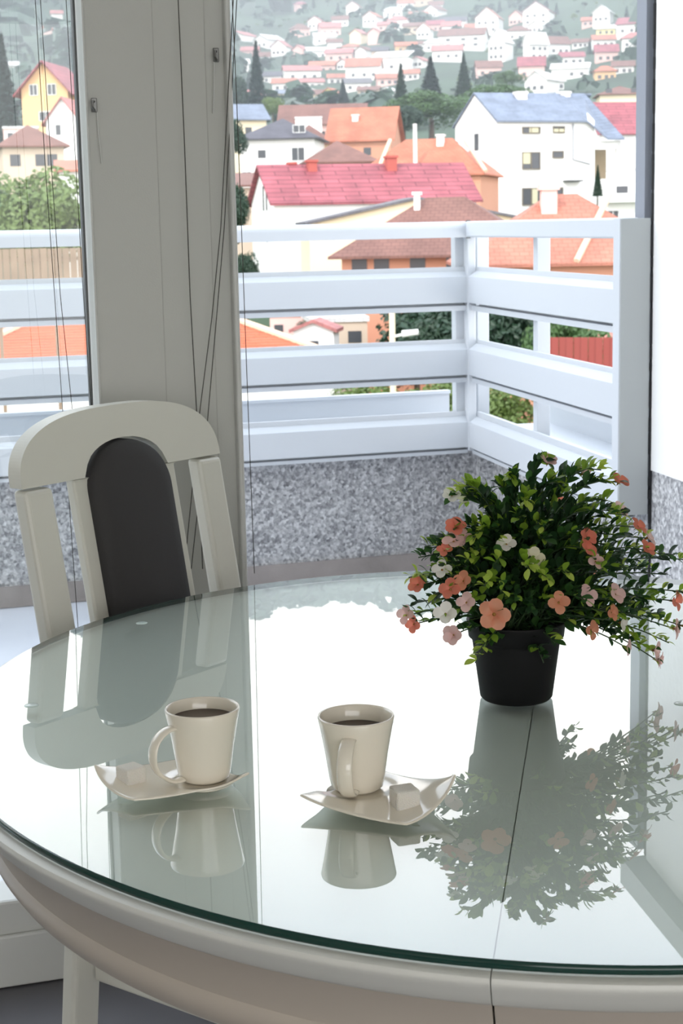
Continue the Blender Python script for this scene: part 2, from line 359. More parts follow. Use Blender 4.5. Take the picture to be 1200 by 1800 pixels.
# boundary angles where the seam cuts the oval
NT=144
def half(prof,side,gap=.0005,closed=True):
    """ring sweep of profile [(off,z)] cut by the seam line: keeps side*( p.SN - soff) > gap; cuts by clamping"""
    ths=[]
    for k in range(2000):
        th=2*PI*k/2000; p=ell(0,th)
        if side*(p.dot(SN)-soff)>0: ths.append(th)
    # contiguous arc
    gaps=[(ths[(i+1)%len(ths)]-ths[i])%(2*PI) for i in range(len(ths))]; gi=max(range(len(gaps)),key=lambda i:gaps[i])
    a0=ths[(gi+1)%len(ths)]; a1=ths[gi]; 
    if a1<a0: a1+=2*PI
    n=90; v=[];f=[]; m=len(prof)
    for i in range(n+1):
        th=a0+(a1-a0)*i/n
        for off,z in prof:
            p=ell(off,th)
            if i in (0,n):
                # slide to the seam line
                d=side*(p.dot(SN)-soff)-gap; p=p-SN*side*d
            v.append((p.x,p.y,z))
    for i in range(n):
        for j in range(m-1): f.append((i*m+j,(i+1)*m+j,(i+1)*m+j+1,i*m+j+1))
    return v,f,n,m
tprof=[(-.012,TZ-.0095),(.006,TZ-.0095),(.0095,TZ-.0105),(.011,TZ-.0135),(.0105,TZ-.0165),(.007,TZ-.022),(.002,TZ-.030),(-.003,TZ-.038),(-.008,TZ-.042),(-.014,TZ-.044),(-.10,TZ-.044)]
aprof=[(-.016,TZ-.0443),(-.020,TZ-.052),(-.030,TZ-.066),(-.036,TZ-.085),(-.040,TZ-.098),(-.038,TZ-.102),(-.036,TZ-.108),(-.038,TZ-.118),(-.046,TZ-.130),(-.060,TZ-.136),(-.075,TZ-.136),(-.075,TZ-.0443)]
APRON=mat('white lacquered apron',(196,186,174),.45)
for sd in (1,-1):
    v,f,n,m=half(tprof,sd)
    f.append(tuple(i*m for i in range(n+1)))                       # flat top
    f.append(tuple(i*m+m-1 for i in range(n+1))[::-1])             # underside
    f.append(tuple(range(m))); f.append(tuple(n*m+j for j in range(m))[::-1])
    o=MB().add(v,f).obj('tabletop_half',mat('white lacquered tabletop',(222,222,216),.4),table,smooth=True); autosmooth(o,40)
    v,f,n,m=half(aprof,sd,.0010)
    f.append(tuple(range(m))); f.append(tuple(n*m+j for j in range(m))[::-1])
    f+=[(i*m+m-1,(i+1)*m+m-1,(i+1)*m,i*m) for i in range(n)]
    o=MB().add(v,f).obj('apron',APRON,table,smooth=True); autosmooth(o,30)
MB().lathe([(.001,TZ-.12),(.09,TZ-.12),(.09,TZ-.16),(.06,TZ-.2),(.055,.45),(.075,.3),(.06,.2),(.08,.12),(.08,.06),(.001,.06)],32).obj('pedestal',WHITE,table,smooth=True)
MB().box((-.35,-.05,TZ-.12),(.35,.05,TZ-.045)).obj('bearer',WHITE,table,bevel=.004)
for k in range(4):
    a=PI/4+k*PI/2+.3; dx,dyy=math.cos(a),math.sin(a)
    MB().tube([(dx*.07,dyy*.07,.10),(dx*.2,dyy*.2,.075),(dx*.33,dyy*.33,.03)],.028,8,.022).obj('foot',WHITE,table,smooth=True)
# glass top
gt=thing('glass_table_top','clear green-edged oval glass sheet lying over the white table','glass top',(TC.x,TC.y,TZ))
GTOP=glassmat('table glass',(.90,.955,.93),strength=1.85)
N=160
ring=[ell(-.004,2*PI*k/N) for k in range(N)]
tx_=[(p.x,p.y,0) for p in ring]; bx_=[(p.x,p.y,-.001) for p in ring]
mbg=MB().add(tx_,[tuple(range(N))[::-1]])
# ensure upward normal
o=mbg.obj('sheet',GTOP,gt)
me=o.data
if me.polygons[0].normal.z<0: me.flip_normals()
GE=mat('dark green glass edge',(22,58,52),.12)
v=[];f=[]
prof=[(0,0),(.0018,-.001),(.0025,-.004),(.0018,-.0075),(0,-.0085)]
for k in range(N):
    for off,z in prof:
        p=ell(-.004+off,2*PI*k/N); v.append((p.x,p.y,z))
for k in range(N):
    for j in range(4): a=k*5+j; b2=((k+1)%N)*5+j; f.append((a,b2,b2+1,a+1))
o=MB().add(v,f).obj('edge',GE,gt,smooth=True,label='dark green polished edge')
PADM=mat('clear silicone pad',(206,220,214),.1)
for x,y in ((249,1095),(55,1240),(1197,1237)):
    p=at_Z(x,y,TZ)-Vector((TC.x,TC.y,TZ)); p.z=0
    MB().lathe([(.001,.0012),(.006,.0012),(.0085,.0006),(.009,0),(.009,-.0002)],20,p.x,p.y).obj('spacer_pad',PADM,gt,smooth=True)
# ================================================================ CHAIR
JL=at_Y(27,868,2.53); JR=at_Z(389,801,JL.z)
wd=JR-JL; JL=JL+wd*.035; wd=JR-JL; W=wd.length; wx=wd.normalized(); ny=Vector((wx.y,-wx.x,0))   # ny towards the table
mid=(JL+JR)/2; ZJ=JL.z
LEAN=.175; SEAT=.45
SH=(ZJ-SEAT)*LEAN
org=mid+ny*SH; org.z=0
chr_=thing('dining_chair','white wooden dining chair with arched top and charcoal padded back, tucked under the table','chair',org,math.atan2(wx.y,wx.x))
# local: x width, y = -facing ; facing ny in local coords:
ML=Matrix.Rotation(-math.atan2(wx.y,wx.x),3,'Z'); fy=(ML@ny).y   # -1
def bk(x,z,d): # d = distance in front (towards the sitter) of the back plane
    y=-(z-SEAT)*LEAN - .030
    return (x,fy*(y+d),z)
print('CHAIR',W,ZJ,org,fy)
HW=W/2
zj=ZJ
# top rail: arch with notch for the pad
arch=[]; n=72
AH=.108
for k in range(n+1):
    a=PI*k/n; ca,sa=math.cos(a),math.sin(a)
    arch.append((HW*math.copysign(abs(ca)**.72,ca),zj+.004+AH*abs(sa)**.80))
PW=.092; PH=.055
inner=[]
for k in range(13):
    a=PI*k/12; inner.append((-PW*math.cos(a)*1.0,zj+.004+(PH)*math.sin(a)**.8 if 0<a<PI else zj+.004))
poly=arch+inner   # arch goes +HW -> -HW, inner goes -PW -> +PW
# build as strip quads between arch and lower outline for clean faces
low=[]
for x,z in arch:
    if abs(x)>=PW: low.append((x,zj+.004))
    else: low.append((x,zj+.004+PH*max(0,1-(x/PW)**2)**.45))
v=[];f=[];m=len(arch)
for d in (0,.028):
    for (x,z),(x2,z2) in zip(arch,low):
        v.append(bk(x,max(z,zj+.005),d)); v.append(bk(x2,z2,d))
for i in range(m-1):
    a=2*i; f.append((a,a+1,a+3,a+2)); b0=2*m+2*i; f.append((b0,b0+2,b0+3,b0+1)); f.append((a,a+2,b0+2,b0)); f.append((a+1,b0+1,b0+3,a+3))
f.append((0,2*m,2*m+1,1)); f.append((2*m-2,2*m-1,4*m-1,4*m-2))
# add subdivisions near notch handled by n
o=MB().add(v,f).obj('top_rail',CHAIRW,chr_,bevel=.008,seg=3)
for s in (-1,1):
    # back post, from the joint down to the floor
    zs=[zj,.80,.62,SEAT,.25,.0]; v=[];f=[]
    for z in zs:
        wtop=.058 if z>.5 else .060
        xo=s*(HW-.002)
        if z>=SEAT: y0=-(z-SEAT)*LEAN-.03
        else: y0=-.03-(SEAT-z)*.11
        for xx,dd in ((xo,0),(xo-s*wtop,0),(xo-s*wtop,.032),(xo,.032)): v.append((xx,fy*(y0+dd),z))
    for i in range(len(zs)-1):
        for j in range(4): f.append((i*4+j,i*4+(j+1)%4,(i+1)*4+(j+1)%4,(i+1)*4+j))
    f+=[(3,2,1,0),(20,21,22,23)]
    MB().add(v,f).obj('back_leg',CHAIRW,chr_,bevel=.008,seg=3)
    # inner stile beside the pad
    v=[];f=[]
    zs=[zj+.003,SEAT+.03]
    for z in zs:
        for xx,dd in ((s*.080,.003),(s*.118,.003),(s*.118,.022),(s*.080,.022)): v.append(bk(xx,z,dd))
    f=[(0,1,2,3),(7,6,5,4)]+[(j,(j+1)%4,4+(j+1)%4,4+j) for j in range(4)]
    MB().add(v,f).obj('back_slat',CHAIRW,chr_,bevel=.004)
    # front leg
    MB().tube([(s*(HW-.03),fy*.40,SEAT-.02),(s*(HW-.035),fy*.405,.2),(s*(HW-.04),fy*.41,0)],.021,12,.016).obj('front_leg',CHAIRW,chr_,smooth=True)
    MB().box((s*(HW-.045)-.010,min(-fy*.02,fy*.40),.15),(s*(HW-.045)+.010,max(-fy*.02,fy*.40),.19)).obj('side_stretcher',CHAIRW,chr_,bevel=.004)
MB().box((-(HW-.05),min(fy*.19,fy*.215),.155),(HW-.05,max(fy*.19,fy*.215),.185)).obj('cross_stretcher',CHAIRW,chr_,bevel=.004)
# pad
v=[];f=[]
out=[]
zlo=SEAT+.05; ptop=zj+.004+PH
for k in range(25):
    a=PI*k/24; out.append((PW*.985*math.cos(a),zj-.02+(ptop-.004-(zj-.02))*math.sin(a)))
out+= [(-PW*.985,zlo),(PW*.985,zlo)]
cen=(0,(zj+zlo)/2)
layers=[(1,-.006),(1,.026),(.985,.034),(.93,.041),(.7,.046),(.0,.048)]
for sc_,d in layers:
    for x,z in out: v.append(bk(x*sc_,(z-cen[1])*(1-(1-sc_)*.35 if sc_>0 else 0)+cen[1],d))
m=len(out)
for i in range(len(layers)-1):
    for j in range(m): f.append((i*m+j,i*m+(j+1)%m,(i+1)*m+(j+1)%m,(i+1)*m+j))
f.append(tuple(range(m))[::-1])
MB().add(v,f).obj('back_pad',UPH,chr_,smooth=True,label='charcoal padded back panel')
# seat
v=[(-HW+.01,0),(HW-.01,0),(HW+.0,.42),(-HW-.0,.42)]
MB().prism([(x,fy*y) for x,y in v],SEAT-.06,SEAT-.015,lambda a,b_,d:(a,b_,d)).obj('seat_frame',CHAIRW,chr_,bevel=.006)
MB().prism([(x*.93,fy*(y*.93+.02)) for x,y in v],SEAT-.0145,SEAT+.03,lambda a,b_,d:(a,b_,d)).obj('seat_cushion',UPH,chr_,bevel=.015,seg=3)
# ================================================================ CUPS
def cup(cx,cy,z,rz,label,filled=.0125):
    t=thing('coffee_cup',label,'cup',(cx,cy,z),rz,'coffee cups on the glass table')
    H=.078
    prof=[(.001,.0),(.020,0),(.0235,.001),(.0268,.004),(.0285,.012),(.0325,.040),(.0372,.066),(.0393,.0765),(.0388,.0785),(.0375,.0785),(.0362,.0765),(.034,.062),(.029,.030),(.0245,.009),(.018,.005),(.001,.0045)]
    MB().lathe(prof,56).obj('body',PORC,t,smooth=True)
    zc_=.0785-filled; rr=.0338+(.0362-.0338)*((zc_-.062)/.0145)
    MB().lathe([(.001,zc_),(rr*.9,zc_),(rr-.0005,zc_+.0004)],40,close=True).obj('coffee',COFFEE,t,smooth=True,label='dark coffee surface')
    # handle strap along +x
    path=[(.0345,.063),(.044,.062),(.054,.056),(.0605,.045),(.0615,.032),(.057,.020),(.048,.011),(.038,.006),(.027,.006)]
    # resample spline
    P=[Vector((a,0,b_)) for a,b_ in path]; Q=[]
    for i in range(len(P)-1):
        p0=P[max(i-1,0)];p1=P[i];p2=P[i+1];p3=P[min(i+2,len(P)-1)]
        for k in range(4):
            u=k/4; Q.append(.5*((2*p1)+(p2-p0)*u+(2*p0-5*p1+4*p2-p3)*u*u+(3*p1-p0-3*p2+p3)*u**3))
    Q.append(P[-1]); v=[];f=[]; n=12
    for i,p in enumerate(Q):
        tt=(Q[min(i+1,len(Q)-1)]-Q[max(i-1,0)]).normalized(); nn=Vector((-tt.z,0,tt.x))
        for k in range(n):
            a=2*PI*k/n; v.append(p+nn*(.0026*math.cos(a))+Vector((0,1,0))*(.0078*math.sin(a)))
    for i in range(len(Q)-1): f+=[(i*n+k,i*n+(k+1)%n,(i+1)*n+(k+1)%n,(i+1)*n+k) for k in range(n)]
    f+=[tuple(range(n))[::-1],tuple((len(Q)-1)*n+k for k in range(n))]
    MB().add(v,f).obj('handle',PORC,t,smooth=True)
    return t
def saucer(corn,cupc,label):
    """corn: four (x,y px on table plane, height m) A B C D ; patch"""
    P=[]
    for x,y,h in corn: q=at_Z(x,y,TZ); P.append(Vector((q.x,q.y,h)))
    c0=at_Z(*cupc,TZ); c0.z=TZ
    t=thing('saucer',label,'saucer',c0,0,'square saucers under the coffee cups')
    n=28; v=[];f=[]
    th=.0028
    def S(u,w):
        wt=[(1-u)*(1-w),u*(1-w),u*w,(1-u)*w]
        xy=Vector((0,0,0)); 
        for i in range(4): xy+=P[i]*wt[i]
        # bow the edges inward between the pointed tips, rounded
        cen=sum(P,Vector())/4
        e_=max(abs(u-.5),abs(w-.5))*2; other=min(abs(u-.5),abs(w-.5))*2
        xy=xy+(xy-cen)*(.10*e_*(1-other**2))
        z=.0075
        for i,pw_ in enumerate((2.0,2.2,2.0,2.2)): z+=(P[i].z-.005)*wt[i]**pw_
        # well under the cup
        d=math.hypot(xy.x-c0.x,xy.y-c0.y)
        k=max(0,min(1,(d-.026)/.022)); k=k*k*(3-2*k)
        z=z*k+.0075*(1-k)
        return Vector((xy.x-c0.x,xy.y-c0.y,z))
    for i in range(n+1):
        for j in range(n+1): v.append(S(i/n,j/n))
    f=[(i*(n+1)+j,(i+1)*(n+1)+j,(i+1)*(n+1)+j+1,i*(n+1)+j+1) for i in range(n) for j in range(n)]
    o=MB().add(v,f).obj('plate',PORC,t,smooth=True)
    if o.data.polygons[0].normal.z<0: o.data.flip_normals()
    md=o.modifiers.new('thick','SOLIDIFY'); md.thickness=th; md.offset=-1
    md=o.modifiers.new('soft','SUBSURF'); md.levels=1; md.render_levels=1
    MB().lathe([(.001,.0002),(.024,.0002),(.027,.002),(.032,.0052),(.001,.0052)],40).obj('foot_ring',PORC,t,smooth=True)
    return t,S,c0
s1,S1,c1=saucer([(168,1388,.026),(236,1421,.008),(440,1391,.019),(335,1346,.010)],(360,1381),'wavy cream porcelain saucer under the left cup, its handle side holding sugar')
s2,S2,c2=saucer([(527,1426,.016),(715,1462,.006),(800,1420,.034),(672,1372,.010)],(628,1398),'wavy cream porcelain saucer under the cup nearer the potted plant')
cup(c1.x,c1.y,TZ+.0078,math.radians(205),'cream coffee cup with its looped handle pointing left')
cup(c2.x,c2.y,TZ+.0078,math.radians(246),'cream coffee cup with handle turned to the viewer, beside the plant',.016)
def cube(px,py,sz,rz,label,z):
    p=at_Z(px,py,TZ+z); me=MB().box((-sz/2,-sz/2,0),(sz/2,sz/2,sz*.82))
    o=me.obj('sugar_cube',SUGAR,None,bevel=.0022,seg=3); o.location=p; o.rotation_euler=(0,0,rz); return tag(o,label,'sugar cube','sugar cubes on the saucers')
cube(231,1377,.0235,.5,'white sugar cube on the left cup\'s saucer',.0086)
cube(711,1418,.0245,.12,'white sugar cube on the saucer nearer the potted plant',.0082)
# ================================================================ POTTED PLANT
pb_=at_Z(907,1226,TZ); PY=pb_.y
plant=thing('potted_plant','artificial green plant with coral, pink and white blossoms in a black pot','plant',(pb_.x,pb_.y,TZ))
MB().lathe([(.001,.001),(.042,.001),(.0445,.004),(.0535,.072),(.055,.078),(.0585,.080),(.0605,.098),(.0610,.100),(.058,.100),(.056,.092),(.050,.080),(.001,.080)],48).obj('pot',POTM,plant,smooth=True)
MB().lathe([(.001,.088),(.03,.090),(.0555,.084)],24,close=True).obj('moss_filler',SOIL,plant,smooth=True)
def leafcol(name,c,tr=.35):
    m=D.materials.new(name); m.use_nodes=True; t=m.node_tree; b=t.nodes['Principled BSDF']; b.inputs['Base Color'].default_value=(*srgb(c),1); b.inputs['Roughness'].default_value=.45
    o=t.nodes['Material Output']; ts=t.nodes.new('ShaderNodeBsdfTranslucent'); ts.inputs[0].default_value=(*[min(1,v*1.4) for v in srgb(c)],1); mx=t.nodes.new('ShaderNodeMixShader'); mx.inputs[0].default_value=tr
    t.links.new(b.outputs[0],mx.inputs[1]); t.links.new(ts.outputs[0],mx.inputs[2]); t.links.new(mx.outputs[0],o.inputs[0]); return m
LC=[leafcol('leaf dark',(34,62,34)),leafcol('leaf mid',(52,88,40)),leafcol('leaf bright',(128,160,52)),leafcol('leaf lime',(176,196,84))]
STEMM=mat('green stem plastic',(44,66,36),.5)
def leafmesh(L,Wd,m,name='leaf'):
    # 2x5 grid of an ovate, cupped leaf
    v=[];f=[]; prof=[0,.55,.95,1,.7,.0]
    for i,p in enumerate(prof):
        x=L*i/5; z=.18*L*math.sin(i/5*2.2)
        for k in (-1,0,1): v.append((x,k*Wd/2*p,z+abs(k)*Wd*.12*p))
    for i in range(5):
        for k in range(2): a=i*3+k; f.append((a,a+3,a+4,a+1))
    return MB().add(v,f)
LM=[[leafmesh(L,Wd,m).mesh('leaf',m,True) for m in LC] for L,Wd in ((.020,.0098),(.0165,.0085),(.013,.0065))]
PETC={'coral':(222,128,106),'orange':(224,150,118),'pink':(232,192,188),'white':(240,234,224),'cream':(236,228,196)}
PM={}
for k,c in PETC.items():
    m=leafcol('petal '+k,c,.4); L=.0120
    v=[];f=[]; pr=[.22,.62,.98,1.0,.62]
    for i,p in enumerate(pr):
        x=L*i/4
        for q in (-1,0,1): v.append((x+(0.0 if q else .0012*(i==4)),q*L*.50*p,.0022*math.sin(i/4*PI)+abs(q)*.0006))
    for i in range(4):
        for q in range(2): a=i*3+q; f.append((a,a+3,a+4,a+1))
    PM[k]=MB().add(v,f).mesh('petal',m,True)
PCEN=MB().lathe([(.0001,.003),(.0016,.002),(.0018,.0),(.0005,-.004),(.0001,-.006)],8).mesh('flower',mat('flower centre',(150,110,50),.6),True)
def basis(d,roll):
    d=d.normalized(); a=Vector((0,0,1)) if abs(d.z)<.95 else Vector((1,0,0))
    y=a.cross(d).normalized(); z=d.cross(y)
    return Matrix((d,y*math.cos(roll)+z*math.sin(roll),z*math.cos(roll)-y*math.sin(roll))).transposed()
RP=random.Random(11); leafcount=[0]; rest={0:MB(),1:MB(),2:MB(),3:MB()}
base0=Vector((0,0,.085))
def bez(p0,p1,p2,u): return p0*(1-u)**2+p1*2*u*(1-u)+p2*u*u
def place_leaf(stem,p,d,roll,li,ci):
    B=basis(d,roll)
    me=LM[li][ci]
    if leafcount[0]%5==0 and leafcount[0]//5<300:
        o=link('leaf',me,stem); o.matrix_local=Matrix.Translation(p)@B.to_4x4()
    else:
        rest[ci].add([B@v.co+p for v in me.vertices],[tuple(q.vertices) for q in me.polygons])
    leafcount[0]+=1
def stem(tip,dens=1.0,bright=.25,droop=.25):
    tip=Vector(tip); r0=Vector((RP.uniform(-.025,.025),RP.uniform(-.025,.025),0)); p0=base0+r0
    L=(tip-p0).length
    h=Vector((tip.x*.35,tip.y*.35,max(tip.z,.10)+L*droop*.5)); 
    pts=[bez(p0,h,tip,u/8) for u in range(9)]
    st=MB().tube(pts,.0014,5,.0008).obj('stem',STEMM,plant,smooth=True)
    nl=int(L/.0085*dens)
    for i in range(nl):
        u=.28+.72*(i+.5)/nl; p=bez(p0,h,tip,u); t=(bez(p0,h,tip,min(1,u+.03))-bez(p0,h,tip,u-.03)).normalized()
        for sgn in (0,1):
            ph=RP.uniform(0,6.28)+sgn*PI; B=basis(t,ph); out_=B.col[1]
            d=(t*RP.uniform(.5,1.1)+out_*RP.uniform(.5,1.0)+Vector((0,0,.25)))
            ci=0 if RP.random()>.25+.35*u else 1
            if u>.72 and RP.random()<bright*1.4: ci=2
            if u>.88 and RP.random()<bright: ci=3
            if u<.6 and RP.random()<.1*bright: ci=2
            place_leaf(st,p,d,RP.uniform(-.6,.6),RP.choice((0,0,1,2)) if u<.85 else RP.choice((1,2)),ci)
    return st
def loc(px,py,dy):
    p=at_Y(px,py,PY+dy); return p-Vector((pb_.x,pb_.y,TZ))
FL=[(962,814,0,'pink',1),(1023,833,.03,'pink',1),(1087,848,.0,'coral',1.1),(1087,899,.02,'pink',1),(1119,927,-.02,'coral',1),(1136,946,.0,'pink',1.1),(1134,967,-.03,'coral',1),
(1030,946,-.08,'coral',1),(1032,968,-.09,'coral',.9),(1045,988,-.08,'pink',.9),(890,958,-.06,'white',1),(937,982,-.08,'cream',1.1),(800,929,-.02,'coral',1.1),(797,954,-.03,'pink',1.1),(813,948,-.03,'pink',1),
(794,873,.02,'white',1),(818,880,.03,'cream',1),(781,969,-.03,'coral',.8),(777,1003,-.04,'white',1),(735,1029,0,'coral',1),(792,1037,-.07,'coral',1.1),(815,1022,-.07,'orange',1),(783,1080,-.08,'white',1.2),(798,1116,-.06,'pink',1.1),
(715,1082,0,'pink',1),(728,1097,0,'coral',.9),(868,1080,-.11,'orange',1.5),(820,1060,-.09,'pink',1),(981,1060,-.11,'orange',1.1),(1029,1048,-.10,'pink',1.1),(1079,1046,-.09,'pink',1.1),(1072,1077,-.08,'orange',.9),
(1036,1107,-.06,'orange',1),(1098,1137,-.03,'pink',.9),(1147,1143,0,'pink',1.1),(1153,1160,0,'pink',1),(1183,1105,.02,'pink',1.1),(1200,1100,.02,'coral',1),(1183,1056,.0,'coral',1.1),(1089,1094,-.05,'white',.9),
(905,830+80,.10,'pink',1),(985,890,.12,'coral',1),(850,980,.12,'white',1),(1040,1000,.12,'orange',1)]
for x,y,dy,col,s in FL:
    tp=loc(x,y,dy); st=stem(tp,.85,.30)
    fl=link('flower',PCEN,plant); d=(tp-Vector((0,0,.07))).normalized()+Vector((RP.uniform(-.3,.3),-.8 if dy<.05 else .5,RP.uniform(-.1,.4)))
    B=basis(d,0); # x axis = facing
    fm=Matrix((B.col[1],B.col[2],B.col[0])).transposed().to_4x4()
    fl.matrix_local=Matrix.Translation(tp)@fm@Matrix.Scale(s*.95,4)
    np_=5 if RP.random()<.3 else 4
    for k in range(np_):
        pt=link('petal',PM[col],fl); pt.matrix_local=Matrix.Rotation(2*PI*k/np_+RP.uniform(-.15,.15),4,'Z')@Matrix.Rotation(-RP.uniform(.15,.55),4,'Y')@Matrix.Translation((.001,0,.001))
# leafy shoots without blossom at the photographed tips
for x,y,dy,br in ((808,858,0,.9),(831,866,.02,.9),(900,842,.0,.5),(877,858,.03,.3),(858,890,0,.4),(940,860,.03,.4),(925,880,-.03,.7),(982,850,0,.4),(1056,826,.02,.9),(1000,870,.03,.3),(1068,880,.0,.5),(1100,905,.0,.3),(1055,900,-.02,.4),
(735,980,0,.0),(750,965,0,.1),(718,1015,0,.6),(728,1060,0,.1),(765,1045,-.02,.1),(760,1085,0,.1),(815,1095,-.03,.2),(835,1165,-.07,.9),(845,1140,-.08,.9),(955,1165,-.08,.2),(975,1130,-.08,.1),(1180,975,.0,.1),(1215,985,.03,.2),(1170,1010,0,.0),(1198,1040,0,.2),(1160,1080,0,.1),
(1125,1120,0,.8),(1175,1130,0,.7),(1110,1060,-.04,.1),(1140,1050,0,.0),(1060,1090,-.06,.1),(1000,1090,-.08,.1),(940,1070,-.12,.1),(905,1060,-.12,.1),(880,1040,-.12,.2),(850,1030,-.11,.8),(965,1020,-.12,.7),(930,1000,-.12,.9),(1000,1010,-.11,.3),(1060,1000,-.09,.2),(1090,980,-.07,.1),(1100,1010,-.06,.2),
(860,920,.0,.4),(890,900,.03,.2),(840,935,-.04,.8),(950,920,.02,.3),(1020,900,.03,.3),(1060,930,0,.2),(1000,945,-.05,.2),(960,950,-.07,.2),(920,945,-.05,.2),(870,990,-.09,.3),(820,985,-.06,.8),(1080,940,0,.2),
(850,940,.1,.3),(900,980,.12,.2),(960,900,.10,.3),(1030,930,.10,.2),(1080,990,.12,.2),(1010,1050,.14,.2),(940,1040,.15,.2),(870,1050,.14,.2),(1120,1050,.1,.2),(800,1020,.1,.2),(760,1000,.08,.2),(1150,1000,.08,.2)):
    stem(loc(x,y,dy),1.0,br)
for k in range(46):
    a=RP.uniform(0,2*PI); el=RP.uniform(-.05,1.2); rr=RP.uniform(.10,.155)
    stem((math.cos(a)*math.cos(el)*rr*1.05+.012,math.sin(a)*math.cos(el)*rr*.95,.10+math.sin(el)*rr),1.0,.15)
allm=MB(); 
me=D.meshes.new('foliage'); vv=[];ff=[];mi=[]
for ci in range(4):
    k=len(vv); vv+=rest[ci].v; ff+=[tuple(i+k for i in q) for q in rest[ci].f]; mi+=[ci]*len(rest[ci].f)
me.from_pydata(vv,[],ff)
for m in LC: me.materials.append(m)
me.polygons.foreach_set('material_index',mi); me.polygons.foreach_set('use_smooth',[True]*len(ff)); me.update()
tag(link('foliage',me,plant),kind='stuff')
# ================================================================ TOWN
TP=[(0,-13),(60,-12.5),(100,-10),(140,-6),(190,-.5),(240,4),(300,13),(370,22),(450,34),(580,54),(700,76),(900,118),(1100,190),(1300,275),(1500,352),(1700,380),(2600,360)]
def gz(d,az=0):
    for (a,za),(b_,zb_) in zip(TP,TP[1:]):
        if d<=b_: 
            u=(d-a)/(b_-a); z=za+(zb_-za)*u; break
    else: z=TP[-1][1]
    return z+ max(0,min(1,(d-350)/600))*(10*math.sin(az*17+1)+6*math.sin(az*41+d*.006))
def gxy(x,y): return gz(math.hypot(x,y),math.atan2(x,y))
GRD=mat('hillside ground',(56,76,56),.95,var=(.02,.35))
v=[];f=[]; AZ=[math.radians(-75+i*2.5) for i in range(63)]; DS=[6,30,60,80,100,120,140,165,190,215,240,270,300,335,370,410,450,515,580,640,700,800,900,1000,1100,1200,1300,1400,1500,1600,1700,2100,2600]
for d in DS:
    for a in AZ: v.append((d*math.sin(a),d*math.cos(a),gz(d,a)))
n=len(AZ)
for i in range(len(DS)-1):
    for j in range(n-1): f.append((i*n+j,i*n+j+1,(i+1)*n+j+1,(i+1)*n+j))
hg=MB().add(v,f).obj('ground_hillside',GRD,None,smooth=True,kind='structure')
if hg.data.polygons[0].normal.z<0: hg.data.flip_normals()
def march(x,y,d0=40):
    d=ray(x,y); hz=math.hypot(d.x,d.y); az=math.atan2(d.x,d.y); t=d0
    while t<1650:
        p=O+d*(t/hz)
        if p.z<gz(t,az): return t,p
        t+=2.0
    return None,None
WALLC={'white':mat('house white render',(240,238,234),.9),'cream':mat('house cream render',(238,222,190),.9),'orange':mat('house apricot render',(226,182,134),.9),'pink':mat('house pink render',(228,190,182),.9),'beige':mat('house beige render',(205,185,165),.9),'yellow':mat('house yellow render',(240,226,160),.9),'brick':mat('house terracotta render',(206,150,124),.9),'grey':mat('house grey render',(176,172,170),.9)}
ROOFC={'red':roofmat('red tin tile roof',(164,88,96),1.55,.45,.6,2.6),'salmon':roofmat('salmon tile roof',(186,120,100)),'brown':roofmat('brown tile roof',(132,94,84)),'slate':roofmat('blue grey sheet roof',(122,132,150),2,.3,.5,1.8),'dark':roofmat('dark grey roof',(92,90,98)),'orange':roofmat('orange clay tile roof',(192,118,92)),'pinkred':roofmat('faded pink roof',(186,122,118)),'white':roofmat('pale sheet roof',(226,224,222)),'grey':roofmat('grey sheet roof',(112,110,114))}
WIN=mat('dark window glass far',(74,76,80),.25); WFR=mat('window frame white far',(235,235,232),.6); CHIM=mat('white chimney render',(232,228,224),.9); CHIMR=mat('red chimney brick',(172,92,84),.9)
def uvroof(me):
    uv=me.uv_layers.new(name='UVMap')
    for p in me.polygons:
        nrm=p.normal; h=Vector((-nrm.y,nrm.x,0))
        if h.length<1e-4: h=Vector((1,0,0))
        h.normalize(); s=nrm.cross(h)
        for li in p.loop_indices:
            co_=me.vertices[me.loops[li].vertex_index].co; uv.data[li].uv=(co_.dot(h),co_.dot(s))
WMESH={}
def winmesh(wm,hm):
    k=(round(wm,1),round(hm,1))
    if k not in WMESH:
        WMESH[k]=MB().box((-k[0]/2,-.03,-k[1]/2),(k[0]/2,.05,k[1]/2)).mesh('window',WIN)
    return WMESH[k]
FRM={}
def frmesh(wm,hm):
    k=(round(wm,1),round(hm,1))
    if k not in FRM:
        a,b_=k[0]/2,k[1]/2; m=MB(); e_=.07
        m.box((-a,-.08,-b_),(-a+e_,.0,b_)).box((a-e_,-.08,-b_),(a,0,b_)).box((-a,-.08,-b_),(a,0,-b_+e_)).box((-a,-.08,b_-e_),(a,0,b_)).box((-.03,-.07,-b_),(.03,0,b_))
        FRM[k]=m.mesh('window_frame',WFR)
    return FRM[k]
